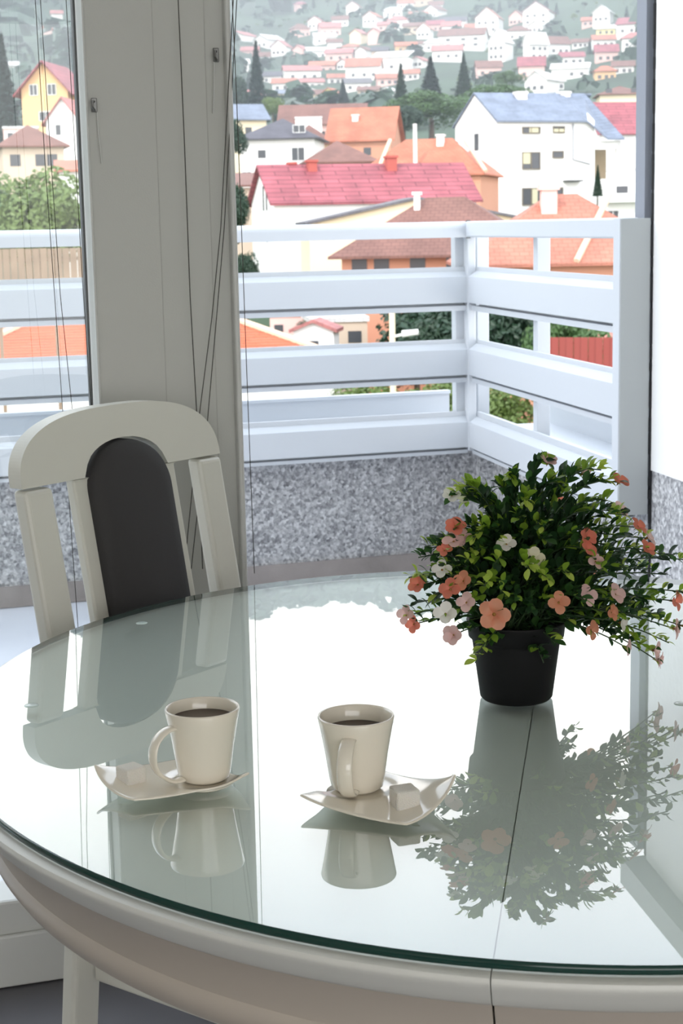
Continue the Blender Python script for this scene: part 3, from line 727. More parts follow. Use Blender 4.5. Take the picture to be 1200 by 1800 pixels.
def house(label,loc_,rz,w_,dp,h,r,wall,roof,kind='gable',wins=(),over=.35,chim=(),group=None,sink=5,cat='house',hipf=.5,name='house'):
    """ridge along local x; front face at y=-dp/2. h = eave height over loc z, r = roof rise. wins: (face,u,z,w,h) u from centre"""
    t=thing(name,label,cat,loc_,rz,group)
    b=MB(); X,Y_=w_/2,dp/2
    b.box((-X,-Y_,-sink),(X,Y_,h))
    if kind=='gable':
        b.add([(-X,-Y_,h),(-X,Y_,h),(-X,0,h+r),(X,-Y_,h),(X,Y_,h),(X,0,h+r)],[(0,2,1),(3,4,5),(0,3,5,2),(1,2,5,4)])
    b.obj('wall',WALLC[wall],t)
    m=MB(); o_=over; th=.18
    if kind=='gable':
        sl_=r/Y_; ze_=h-o_*sl_
        for s in (-1,1):
            q=[(-X-o_,s*(Y_+o_),ze_),(X+o_,s*(Y_+o_),ze_),(X+o_,0,h+r),(-X-o_,0,h+r)]
            u=[(x,y,z+th) for x,y,z in q]; m.add(q+u,[(0,3,2,1),(4,5,6,7),(0,1,5,4),(1,2,6,5),(2,3,7,6),(3,0,4,7)])
    elif kind=='hip':
        rl=max(0.01,X-Y_*hipf*2) if X>Y_*hipf*2 else .01
        q=[(-X-o_,-Y_-o_,h),(X+o_,-Y_-o_,h),(X+o_,Y_+o_,h),(-X-o_,Y_+o_,h),(-rl,0,h+r),(rl,0,h+r),(-X-o_,-Y_-o_,h-.15),(X+o_,-Y_-o_,h-.15),(X+o_,Y_+o_,h-.15),(-X-o_,Y_+o_,h-.15)]
        m.add(q,[(0,1,5,4),(1,2,5),(2,3,4,5),(3,0,4),(9,8,7,6),(0,6,7,1),(1,7,8,2),(2,8,9,3),(3,9,6,0)])
    elif kind=='shed':
        q=[(-X-o_,-Y_-o_,h),(X+o_,-Y_-o_,h+r*.15),(X+o_,Y_+o_,h+r),(-X-o_,Y_+o_,h+r*.85)]
        q=[(-X-o_,-Y_-o_,h+.05),(X+o_,-Y_-o_,h+.05),(X+o_,Y_+o_,h+r),(-X-o_,Y_+o_,h+r)]
        u=[(x,y,z+th) for x,y,z in q]; m.add(q+u,[(0,3,2,1),(4,5,6,7),(0,1,5,4),(1,2,6,5),(2,3,7,6),(3,0,4,7)])
    else: m.box((-X-.1,-Y_-.1,h),(X+.1,Y_+.1,h+.25))
    ro=m.obj('roof',ROOFC[roof],t); uvroof(ro.data)
    for face,u,z,ww,hh in wins:
        if face=='f': M_=Matrix.Translation((u,-Y_-.0,z))
        elif face=='b': M_=Matrix.Translation((u,Y_,z))@Matrix.Rotation(PI,4,'Z')
        elif face=='l': M_=Matrix.Translation((-X,u,z))@Matrix.Rotation(-PI/2,4,'Z')
        else: M_=Matrix.Translation((X,u,z))@Matrix.Rotation(PI/2,4,'Z')
        o=link('window',winmesh(ww,hh),t); o.matrix_local=M_
        if ww*hh>1.2 and group is None:
            o2=link('window_frame',frmesh(ww,hh),o)
    for cx,cy,cw,ct,cm in chim:
        MB().box((cx-cw/2,cy-cw/2,h+r*.2),(cx+cw/2,cy+cw/2,ct)).box((cx-cw/2-.1,cy-cw/2-.1,ct-.18),(cx+cw/2+.1,cy+cw/2+.1,ct)).obj('chimney',CHIM if cm=='w' else CHIMR,t)
    return t
def face_cam(p,yaw=0):   # rz so that the front (-y) looks at the camera, plus yaw degrees
    return -math.atan2(p.x,p.y)+math.radians(yaw)
def px2m(d): return d/F_PX*1.03
def H(px,eave,ridge,wpx,dist,base,wall,roof,kind,yaw,dpm,label,**kw):
    """house whose front centre is at column px; heights in photo rows"""
    pe=at_D(px,eave,dist); pr=at_D(px,ridge,dist+dpm*.35*(1 if kind!='gable90' else 0)); pbz=at_D(px,base,dist).z
    w_=wpx*px2m(dist)
    az=face_cam(pe,yaw); f_=Vector((math.sin(-az+0),math.cos(az),0))
    c=Vector((pe.x,pe.y,pbz))+Vector((-math.sin(az),math.cos(az),0))*dpm/2
    if 45<yaw<135: c=Vector((pe.x,pe.y,pbz))+Vector((pe.x,pe.y,0)).normalized()*w_/2
    return house(label,c,az,w_,dpm,pe.z-pbz,max(.2,pr.z-pe.z),wall,roof,kind,**kw)
# ---- near roofs
def rowwin(z,us,w_=1.1,h_=1.2,face='f'): return [(face,u,z,w_,h_) for u in us]
# large near orange tiled roof on the left, seen between the boards
pn=at_D(250,560,64)
hn=H(238,640,530,640,66,800,'white','orange','hip',4,11,'near white house whose orange tiled hip roof spans behind the column',hipf=.5,over=.6,wins=rowwin(1.3,(-6.3,-4.3,-2.4,-.4,1.5,3.4),.8,1.0))
# tile courses of that near roof, real ribs
rr_=random.Random(3)
X,Y_=640*px2m(66)/2+.6,11/2+.6; hh_=at_D(238,640,66).z-at_D(238,800,66).z; rz_=max(.2,(at_D(238,530,66+3.85).z-at_D(238,640,66).z)); rl=X-.6-(Y_-.6)*1.0
mbt=MB()
for k in range(24):
    u=(k+.3)/24; y=-Y_*(1-u); z=hh_+rz_*u; xl_=-X+(X-rl)*u; 
    x=xl_
    while x< -xl_-.1:
        w2=.9; x2=min(x+w2,-xl_); j=rr_.uniform(-.01,.02)
        mbt.add([(x,y-.02,z+.06+j),(x2,y-.02,z+.06+j),(x2,y-.03,z),(x,y-.03,z),(x,y+.2,z+.06),(x2,y+.2,z+.06)],[(3,2,1,0),(0,1,5,4)]); x=x2+.02
mbt.obj('roof_tile_courses',mat('orange clay tile edge',(206,112,84),.8),hn,kind='stuff')
MB().tube([(-X,-Y_,hh_+.1),(-rl,0,hh_+rz_+.12),(rl,0,hh_+rz_+.12),(X,-Y_,hh_+.1)],.14,6).obj('ridge_cap',mat('pale mortar ridge',(226,196,170),.9),hn)
# orange walled house with brown hip roof (centre)
H(770,448,346,330,96,600,'brick','brown','hip',-6,9,'terracotta house with brown tiled hip roof just above the middle of the far railing',over=.7,wins=rowwin(at_D(770,466,96).z-at_D(770,600,96).z,(-4.6,-3.3,-1.2,.9,3.0),.9,1.1),chim=((-1.6,-1,.35,at_D(733,338,97).z-at_D(770,600,97).z,'w'),))
# orange hip roof right
h2=H(1010,462,340,350,84,640,'brick','salmon','hip',8,9,'house with big salmon hip roof behind the side railing',over=.6,wins=rowwin(3.3,(-3,-1,1,3),.9,1.1))
X,Y_=350*px2m(84)/2+.6,4.5+.6; hh_=at_D(1010,462,84).z-at_D(1010,640,84).z; rz_=max(.2,at_D(1010,340,84+3.15).z-at_D(1010,462,84).z)
MB().tube([(X*.0,-Y_,hh_+.1),(X*.42,-.1,hh_+rz_)],.16,6).obj('pale_ridge_cap',mat('pale mortar ridge',(226,196,170),.9),h2)
MB().box((-1.3,-1.5,hh_+.5),(-.5,-.7,hh_+rz_+.5)).box((-1.42,-1.62,hh_+rz_+.2),(-.38,-.58,hh_+rz_+.5)).obj('chimney',WALLC['pink'],h2,label='pale pink chimney')
# cream building with balcony (between top boards)
hb=H(590,405,400,120,128,520,'cream','grey','flat',-4,8,'cream house with a small balcony, seen just under the top rail',over=.1,wins=rowwin(1.2,(-1.2,.4,1.8),.8,1.2))
MB().box((-2.6,-5.2,1.9),(-.3,-4.0,2.0)).box((-2.6,-5.2,2.0),(-.3,-5.15,2.9)).obj('balcony',WALLC['pink'],hb)
# broad low gable with grey sheet roof
p1=at_D(722,392,113); b1=at_D(722,520,113).z
house('cream annexe under a broad low grey roof in front of the red-roofed house',Vector((p1.x,p1.y,b1))+Vector((p1.x,p1.y,0)).normalized()*3,face_cam(p1,101),5.0,2*185*px2m(113),at_D(640,392,113).z-b1,at_D(720,351,114).z-at_D(640,392,113).z,'cream','grey','gable',over=.3)
# red roofed house: gable end on the left
D0=138
def ph(x,y,d=D0): return at_D(x,y,d)
H(662,352,290,352,D0,480,'white','red','gable',16,9,'white house with long dark red shingle roof and two red chimneys',over=.45,
  wins=[('l',-1.6,6.3,.5,2.0),('l',-.4,6.3,.5,2.0),('l',-1.4,3.2,.6,1.0),('l',1.2,3.2,.6,1.0),('f',-1,2.0,.9,1.1),('f',2,2.0,.9,1.1),('f',-4.5,2.2,.6,1.2)],
  chim=((-4.5,-.6,.75,at_D(571,280,D0+4).z-at_D(571,480,D0).z,'r'),(2.4,-.6,.85,at_D(713,274,D0+4).z-at_D(713,480,D0).z,'r'),(-6.0,.3,.6,at_D(545,283,D0+4).z-at_D(545,480,D0).z,'r')))
# orange roof with pale ridges behind it
h3=H(735,308,243,210,168,420,'brick','orange','hip',-12,11,'house with orange hip roof, pale ridge caps and white chimneys behind the red roof',over=.5,hipf=.35,chim=((1.4,-1,.7,at_D(713,236,170).z-at_D(735,420,170).z,'w'),(3.6,0,.9,at_D(765,232,170).z-at_D(735,420,170).z,'w')))
hz3=at_D(735,308,168).z-at_D(735,420,168).z; rz3=at_D(735,243,171.8).z-at_D(735,308,168).z
for q_ in ([(-4.2,-6,hz3+.2),(-4.1,0,hz3+rz3)],[(6.9,-6,hz3+.2),(3.6,0,hz3+rz3)]): MB().tube(q_,.2,6).obj('pale_ridge_cap',mat('pale mortar ridge',(226,196,170),.9),h3)
MB().tube([(-.4,-5.0,hz3),(-.4,-5.0,at_D(713,212,163).z-at_D(735,420,168).z)],.2,8).obj('flue_pipe',CHIM,h3)
# brown low hip
H(600,284,246,112,188,420,'beige','brown','hip',6,9,'house with dark brown hip roof behind the left end of the red roof',over=.6)
H(632,242,190,104,225,300,'brick','orange','gable',-10,9,'apricot house with bright orange gable roof above the brown hip roof',over=.6,wins=rowwin(2.5,(-2,1),1,1),chim=((-1.0,-1.8,.8,at_D(640,196,222).z-at_D(632,300,225).z,'w'),))
H(565,216,184,140,262,262,'pink','brown','gable',-4,9,'long low pink house with brown roof left of the orange gable roof',over=.5,wins=rowwin(2.2,(-4,0,3),1,1))
H(552,252,218,64,236,300,'cream','brown','hip',10,8,'small cream house with brown roof beside the grey-roofed white house',over=.5)
H(542,208,203,44,250,228,'white','white','flat',0,6,'tiny flat white block standing in front of the long brown roof',over=.1)
# grey roofed white house left
H(487,243,207,124,212,330,'white','dark','hip',-8,11,'white house with dark grey hipped roof and green shutter right of the column',over=.7,wins=[('f',2.6,4.1,1.7,1.7),('f',-2.0,4.2,1.0,1.0),('f',-4.0,1.5,1.2,1.2),('f',2.8,7.2,1.6,1.0)])
H(436,208,184,62,250,260,'cream','slate','gable',14,8,'cream house with pale slate gable roof at the column edge',over=.6,wins=rowwin(2.5,(0,),1,1))
H(432,330,304,60,150,440,'beige','brown','shed',0,7,'beige outbuilding with thin brown roof edge beside the red-roofed house',over=.4,wins=rowwin(3,(-.5,),.8,.8))
# ---- big white house with slate roof
DB=190; kx=px2m(DB)
pbase=at_D(935,385,DB); az=face_cam(pbase,27)
hw=thing('house','big white three-storey house with slate blue roof, white gable end and slim windows','house',Vector((pbase.x,pbase.y,pbase.z)),az)
zE=at_D(935,212,DB).z-pbase.z; zR=at_D(900,165,DB+4).z-pbase.z
Lm=(1040-878)*kx/math.cos(math.radians(27)); x0=-Lm*.36; x1=x0+Lm
gd=11.0
# body: main block + gable
b=MB().box((x0,0,-6),(x1,gd,zE)); b.add([(x0,0,zE),(x0,gd,zE),(x0,gd/2,zR),(x1,0,zE),(x1,gd,zE),(x1,gd/2,zR)],[(0,2,1),(3,4,5),(0,3,5,2),(1,2,5,4)])
b.obj('wall',WALLC['white'],hw)
zE2=at_D(1068,243,DB).z-pbase.z; xe=x1+(1095-1042)*kx*1.02
b=MB().box((x1,-.0+.4,-6),(x1+.3,gd,zE2+.6)).box((x1,.4,zE2-.9),(xe,.7,zE2-.05)).box((xe-.5,.4,-6),(xe,.9,zE2)).box((x1,gd-.3,-6),(xe,gd,zE2)).box((x1,1.5,1.5+2.3),(xe,4,4.4)).box((x1,1.4,-6),(xe,1.8,zE2*.45)); b.obj('loggia',WALLC['white'],hw)
MB().box((x1+.3,3.2,zE2*.45),(xe-.3,3.5,zE2-.9)).obj('loggia_screen',mat('brown wooden screen',(148,130,104),.8),hw,label='brown timber screen')
m=MB(); th=.2
for q in ([(x0-.2,-.5,zE-.2),(x1-1.2,-.5,zE-.2),(x1-1.2,gd/2,zR),(x0-.2,gd/2,zR)],[(x0-.2,gd/2,zR),(xe-1.0,gd/2,zR),(xe-1,gd+.4,zE-.2),(x0-.2,gd+.4,zE-.2)],[(x1-1.2,-.5,zE-.2),(x1+1.4,-.6,zE2),(xe+.1,-.3,zE2),(xe-1.9,gd/2,zR),(x1-1.2,gd/2,zR)]):
    n=len(q); u=[(x,y,z+th) for x,y,z in q]; m.add(q+u,[tuple(range(n))[::-1],tuple(range(n,2*n))]+[(i,(i+1)%n,n+(i+1)%n,n+i) for i in range(n)])
ro=m.obj('roof',ROOFC['slate'],hw); uvroof(ro.data)
def wpx(x,y): # to local x,z on the front face
    d=ray(x,y); n=Vector((-math.sin(az),math.cos(az),0)); P0=Vector(hw.location); t=(P0-O).dot(n)/d.dot(n); p=O+d*t; q=p-P0; return q.dot(Vector((math.cos(az),math.sin(az),0))),q.z
def bigwin(xa,ya,xb,yb,curt=None):
    u0,z0=wpx(xa,yb); u1,z1=wpx(xb,ya); w_=u1-u0; hh=z1-z0
    o=MB().box((u0,-.04,z0),(u1,.02,z1)).obj('window',WIN,hw)
    m=MB(); e_=.09
    m.box((u0,-.12,z0),(u0+e_,0,z1)).box((u1-e_,-.12,z0),(u1,0,z1)).box((u0,-.12,z1-e_),(u1,0,z1)).box((u0,-.16,z0-.08),(u1,0,z0)); 
    if w_>1.5: m.box(((u0+u1)/2-.04,-.1,z0),((u0+u1)/2+.04,0,z1))
    m.obj('window_frame',mat('brown window frame',(120,108,90),.7),o)
    if curt: MB().box((u0+w_*curt[0],-.07,z0+hh*curt[1]),(u0+w_*curt[2],-.04,z0+hh*curt[3])).obj('blind',mat('pale blind',(196,190,160),.8),o)
for a in ((917,223,949,234,(.4,.1,.9,.9)),(971,222,992,233,(.05,.1,.95,.6)),(917,267,949,297,(.02,.3,.45,.95)),(970,265,990,277,None),(917,330,949,360,(.55,.05,.85,.95)),(969,329,989,343,None)): bigwin(*a)
# slim windows on the gable end
for zf,hh in ((.72,1.9),(.36,2.2),):
    MB().box((x0-.04,gd*.42,zE*zf),(x0+.05,gd*.42+1.1,zE*zf+hh)).obj('window',WIN,hw,label='tall slim window')
MB().tube([(x0-.4,gd*.48,zE*.70),(x0-.4,gd*.53,zE*.66)],.35,10,.3).obj('satellite_dish',WALLC['white'],hw)
for cx_,cyy,zt__ in (((947-935)*kx,gd/2-1,at_D(947,155,DB).z),((1032-935)*kx*1.05,gd/2,at_D(1030,150,DB).z)):
    zt__-=pbase.z; MB().box((cx_-.6,cyy-.5,zR-1.2),(cx_+.6,cyy+.5,zt__)).box((cx_-.7,cyy-.6,zt__-.25),(cx_+.7,cyy+.6,zt__)).obj('chimney',CHIM,hw)
u0,z0=wpx(1003,335); 
MB().box((u0-1.0,-.9,z0+1.0),(u0+1.1,0,z0+1.15)).obj('door_canopy',mat('dark canopy',(60,60,62),.6),hw)
q1=(x1-.2,0); MB().tube([(wpx(1006,215)[0],-.12,zE-.3),(wpx(1006,280)[0],-.12,wpx(1006,280)[1]),(wpx(1036,288)[0],-.12,wpx(1036,288)[1])],.09,6).obj('drain_pipe',mat('grey pipe',(150,152,158),.5),hw)
sk=MB().box((-.6,-.9,-.02),(.6,.9,.1)).obj('roof_window',mat('bright skylight',(225,232,238),.2),hw); sk.location=(x1+.9,gd*.22,zE2+ (zR-zE2)*.42+.25); sk.rotation_euler=(math.atan2(zR-zE2,gd/2),0,0)
# neighbours to the right
H(1100,232,180,90,232,330,'white','red','gable',20,10,'white house with bright red roof behind the right of the slate-roofed house',over=.5,chim=((-.2,-1,.9,at_D(1108,203,230).z-at_D(1100,330,232).z,'w'),))
hr=H(1102,300,290,64,176,400,'white','white','flat',0,7,'white flat-topped building with stacked terraces at the right frame edge',over=.2,wins=rowwin(3.8,(-.5,1.6),1.2,.9)+rowwin(1.2,(-1.4,1.5),1.2,1.2))
MB().box((-2.6,-4.6,2.6),(2.7,-3.5,2.75)).box((-2.6,-4.6,2.75),(2.7,-4.5,3.5)).obj('terrace',WALLC['white'],hr)
H(1018,300,292,10,1,1,'white','white','flat',0,.01,'x') if False else None
H(1092,165,150,70,300,206,'cream','brown','hip',6,8,'cream villa with brown hip roof and balconies above the red roof',over=.6,wins=rowwin(1.8,(-2.2,0,2.2),1.1,1.0)+rowwin(4.4,(-2.2,2.2),1.1,1.0))
# ---- left of the column
H(98,156,112,120,200,250,'orange','red','gable',72,5.6,'tall apricot house with red gable roof left of the column',over=.8,wins=[('l',-.9,6.0,1.1,1.3),('l',1.3,6.0,1.0,1.3),('l',0,3.0,1.6,1.1)],chim=((2,2,.7,at_D(62,118,200).z-at_D(98,250,200).z,'w'),))
H(122,212,174,90,170,300,'white','pinkred','gable',76,3.4,'narrow white gabled house directly left of the column',over=.4,wins=[('l',.5,4.0,.5,1.0)])
H(58,256,218,100,150,300,'beige','brown','hip',6,8,'low beige house with maroon hip roof left of the narrow white house',over=.5,wins=rowwin(.9,(-1.6,.6,1.6),.9,1.0))
H(36,226,221,56,182,268,'pink','white','flat',0,6,'flat-roofed pale pink house at the left frame edge',over=.2,wins=rowwin(1.6,(-.8,),1.3,1.0))
H(125,300,284,40,135,380,'white','salmon','gable',0,6,'small house with salmon roof above the leafy tree, left of the column',over=.4)
# brown board fence roof at left
fz0=at_D(70,505,46).z; fz1=at_D(70,437,46).z
fn=thing('board_fence','brown fence of broad vertical timber boards behind the left railing','fence',at_D(60,505,46)); fl_=fn.location.copy()
fn.rotation_euler=(0,0,face_cam(fl_))
for k in range(24):
    ww=.20; b_=MB().box((-2.6+k*ww,-.015+(k%2)*.012,-.3),(-2.6+k*ww+ww*.93,.015+(k%2)*.012,fz1-fz0+R.uniform(-.01,.01)))
    b_.obj('board',mat('weathered brown board',(136,116,98),.85,var=(2,.15)),fn)
MB().box((-2.65,.03,.1),(2.3,.06,.18)).box((-2.65,.03,.7),(2.3,.06,.78)).obj('fence_rail',MC['weathered brown board'],fn)
for k in range(4): MB().box((-2.5+k*1.5,.06,-9),(-2.4+k*1.5,.16,fz1-fz0-.05)).obj('fence_post',MC['weathered brown board'],fn)
# street bits seen between the boards
pl_=at_D(691,700,62)
lamp=thing('street_lamp','cream concrete street lamp seen between the railing boards','street lamp',Vector((pl_.x,pl_.y,gxy(pl_.x,pl_.y)))); lz=lamp.location.z; tz_=at_D(691,500,62).z-lz; kk=px2m(62)
MB().tube([(0,0,0),(0,0,tz_)],.13,8,.11).obj('pole',WALLC['cream'],lamp)
arz=at_D(700,592,62).z-lz
MB().tube([(0,0,arz),(.5,-.1,arz+.1)],.05,6).tube([(.35,-.1,arz+.1),(.95,-.2,arz+.16)],.13,8,.11).obj('lamp_head',WALLC['white'],lamp)
H(596,566,556,96,86,640,'beige','white','flat',6,5,'beige garage block seen between the second and third railing boards',over=.1,wins=rowwin(1.4,(-.8,.8),.7,.6))
H(505,556,552,60,92,640,'pink','white','flat',0,5,'low pink and white carport beyond the near orange roof',over=.15,wins=rowwin(1.8,(-.5,),.5,.8))
H(556,582,566,60,81.5,640,'white','pinkred','gable',80,2,'tiny white gabled shed just right of the near orange roof',over=.2,wins=[('l',0,.9,.5,.5)])
H(1050,618,606,120,52,700,'brick','salmon','shed',-8,4,'terracotta outbuilding under the salmon-roofed house',over=.3)
MB_=MB(); pr_=at_D(1040,655,45); rf=thing('sheet_fence','bright red corrugated sheet fence low behind the side railing','fence',Vector((pr_.x,pr_.y,pr_.z-1)),face_cam(pr_,-10))
REDS=mat('red sheet metal',(134,56,48),.6)
for k in range(16): MB().box((-1.3+k*.2,-.01-(k%2)*.03,-1.5),(-1.3+k*.2+.19,.02-(k%2)*.03,1.95)).obj('sheet',REDS,rf)
H(620,668,660,300,70,760,'white','white','flat',-3,4,'long white street wall building low between the railing boards',over=.05) if False else None
# ---- trees
def leafm(name,c): return leafcol(name,c,.25)
TG=[leafm('tree green',(78,106,62)),leafm('tree dark green',(46,70,52)),leafm('tree yellow green',(104,124,66)),leafm('conifer green',(38,60,52))]
BARK=mat('tree bark',(92,78,66),.9)
def crown(seed,n,kind,m,card):
    r=random.Random(seed); mb=MB(); lob=[]
    if kind=='broad':
        for k in range(14): a=r.uniform(0,6.28); e_=r.uniform(-.5,1.2); q=r.uniform(.3,.62); lob.append((Vector((math.cos(a)*math.cos(e_)*q,math.sin(a)*math.cos(e_)*q,math.sin(e_)*q*.85)),r.uniform(.25,.42)))
    for k in range(n):
        if kind=='broad':
            c,rad=r.choice(lob); d=Vector((r.gauss(0,1),r.gauss(0,1),r.gauss(0,1)+.3)).normalized(); p=c+d*rad*r.uniform(.75,1.05); p.z=p.z*1.0+1.0
            nn=(d+Vector((r.uniform(-.6,.6),r.uniform(-.6,.6),r.uniform(-.6,.6)))).normalized(); s=card*r.uniform(.6,1.3)
        else:
            u=r.random()**.6; z=2.0*(1-u)+.02; tier=(1-abs(((z*6)%1)-.5)*.5); rad=.42*u*tier; a=r.uniform(0,6.28); p=Vector((math.cos(a)*rad*r.uniform(.5,1.05),math.sin(a)*rad*r.uniform(.5,1.05),z-.05*rad)); nn=Vector((math.cos(a)*.6+r.uniform(-.4,.4),math.sin(a)*.6+r.uniform(-.4,.4),.9)).normalized(); s=card*r.uniform(.6,1.2)
        x=nn.orthogonal().normalized(); y=nn.cross(x); a=r.uniform(0,6.28); x,y=x*math.cos(a)+y*math.sin(a),y*math.cos(a)-x*math.sin(a)
        mb.add([p-x*s,p-y*s*.6+nn*s*.2,p+x*s,p+y*s*.6+nn*s*.2],[(0,1,2,3)])
    return mb.mesh('crown',m)
CRN={'broad':[crown(1,5000,'broad',TG[0],.045),crown(2,5000,'broad',TG[1],.045),crown(5,5000,'broad',TG[2],.045)],'con':[crown(3,3500,'con',TG[3],.05),crown(4,3500,'con',TG[1],.05)]}
CRF={'broad':[crown(11,500,'broad',TG[0],.12),crown(12,500,'broad',TG[1],.12),crown(15,500,'broad',TG[2],.12)],'con':[crown(13,350,'con',TG[3],.11),crown(14,350,'con',TG[1],.11)]}
TRK=MB().tube([(0,0,-1.5),(0.01,0,.2),(0,.01,.75)],.06,7,.03).mesh('trunk',BARK,True)
def tree(px,top,base,wpx_,dist,kind,vi,label,group=None,far=False):
    pt=at_D(px,top,dist); pb2=at_D(px,base,dist); h=pt.z-pb2.z; sx=wpx_*px2m(dist)/ (1.75 if kind=='broad' else .85)
    t=thing('tree',label,'tree',pb2,R.uniform(0,6.28),group)
    cr_=link('crown',(CRF if far else CRN)[kind][vi],t); cr_.scale=(sx,sx,h/2.0)
    tk=link('trunk',TRK,t); tk.scale=(sx,sx,h/2.0)
    return t
tree(72,268,540,240,90,'broad',2,'large bright leafy tree low at the left, above the board fence')
tree(-12,285,520,130,104,'broad',0,'leafy tree cut off by the left frame edge beside the bright one')
tree(14,60,290,80,240,'con',0,'dark tall conifer at the left frame edge')
tree(-20,40,290,90,250,'con',1,'second dark conifer partly outside the left frame edge')
tree(453,72,215,52,330,'con',0,'tall dark conifer just right of the column')
tree(423,120,230,60,335,'broad',1,'dark rounded tree between the column and the tall conifer')
tree(410,195,300,70,190,'broad',1,'dark tree half hidden behind the column edge beside the grey-roofed house')
tree(415,300,480,70,112,'broad',1,'dark green bushy tree at the column edge left of the red-roofed house')
tree(760,145,250,165,275,'broad',0,'broad green tree left of the big slate-roofed house')
tree(712,172,262,80,250,'broad',1,'darker rounded tree left of the broad green tree')
tree(870,138,210,130,280,'broad',0,'wide green tree behind the ridge of the big slate-roofed house')
tree(705,112,215,44,300,'con',1,'dark conifer left of the broad green tree')
tree(757,100,190,60,330,'con',0,'conifer rising behind the broad green tree')
tree(815,94,175,40,340,'con',1,'slim conifer above the gable of the slate-roofed house')
tree(603,140,180,26,380,'con',0,'small dark conifer in the middle of the hillside town')
tree(480,165,215,50,300,'broad',2,'yellow-green shrub above the grey-roofed house')
tree(895,118,165,60,360,'broad',0,'green tree behind the white chimney of the slate-roofed house')
tree(1050,290,345,22,170,'con',1,'small conifer beside the terraced white building')
tree(735,480,760,260,82,'broad',1,'dark tree behind the street lamp, between the railing boards')
tree(830,480,760,230,68,'broad',1,'dark tree behind the corner of the railings')
tree(905,470,770,250,58,'broad',1,'dark tree behind the side railing, left of the middle post')
tree(1000,505,760,170,52,'broad',0,'paler tree behind the side railing, right of the middle post')
tree(545,552,640,60,88,'broad',1,'small dark tree left of the tiny white shed')
tree(435,425,560,60,104,'broad',1,'dark shrub under the left end of the top rail')
tree(640,655,790,170,66,'broad',2,'low yellow-green bush left of the street lamp, under the third railing board')
tree(775,650,800,170,57,'broad',2,'low yellow-green bush right of the street lamp, under the third railing board')
tree(880,655,810,170,54,'broad',2,'low yellow-green bush behind the corner post, under the third board')
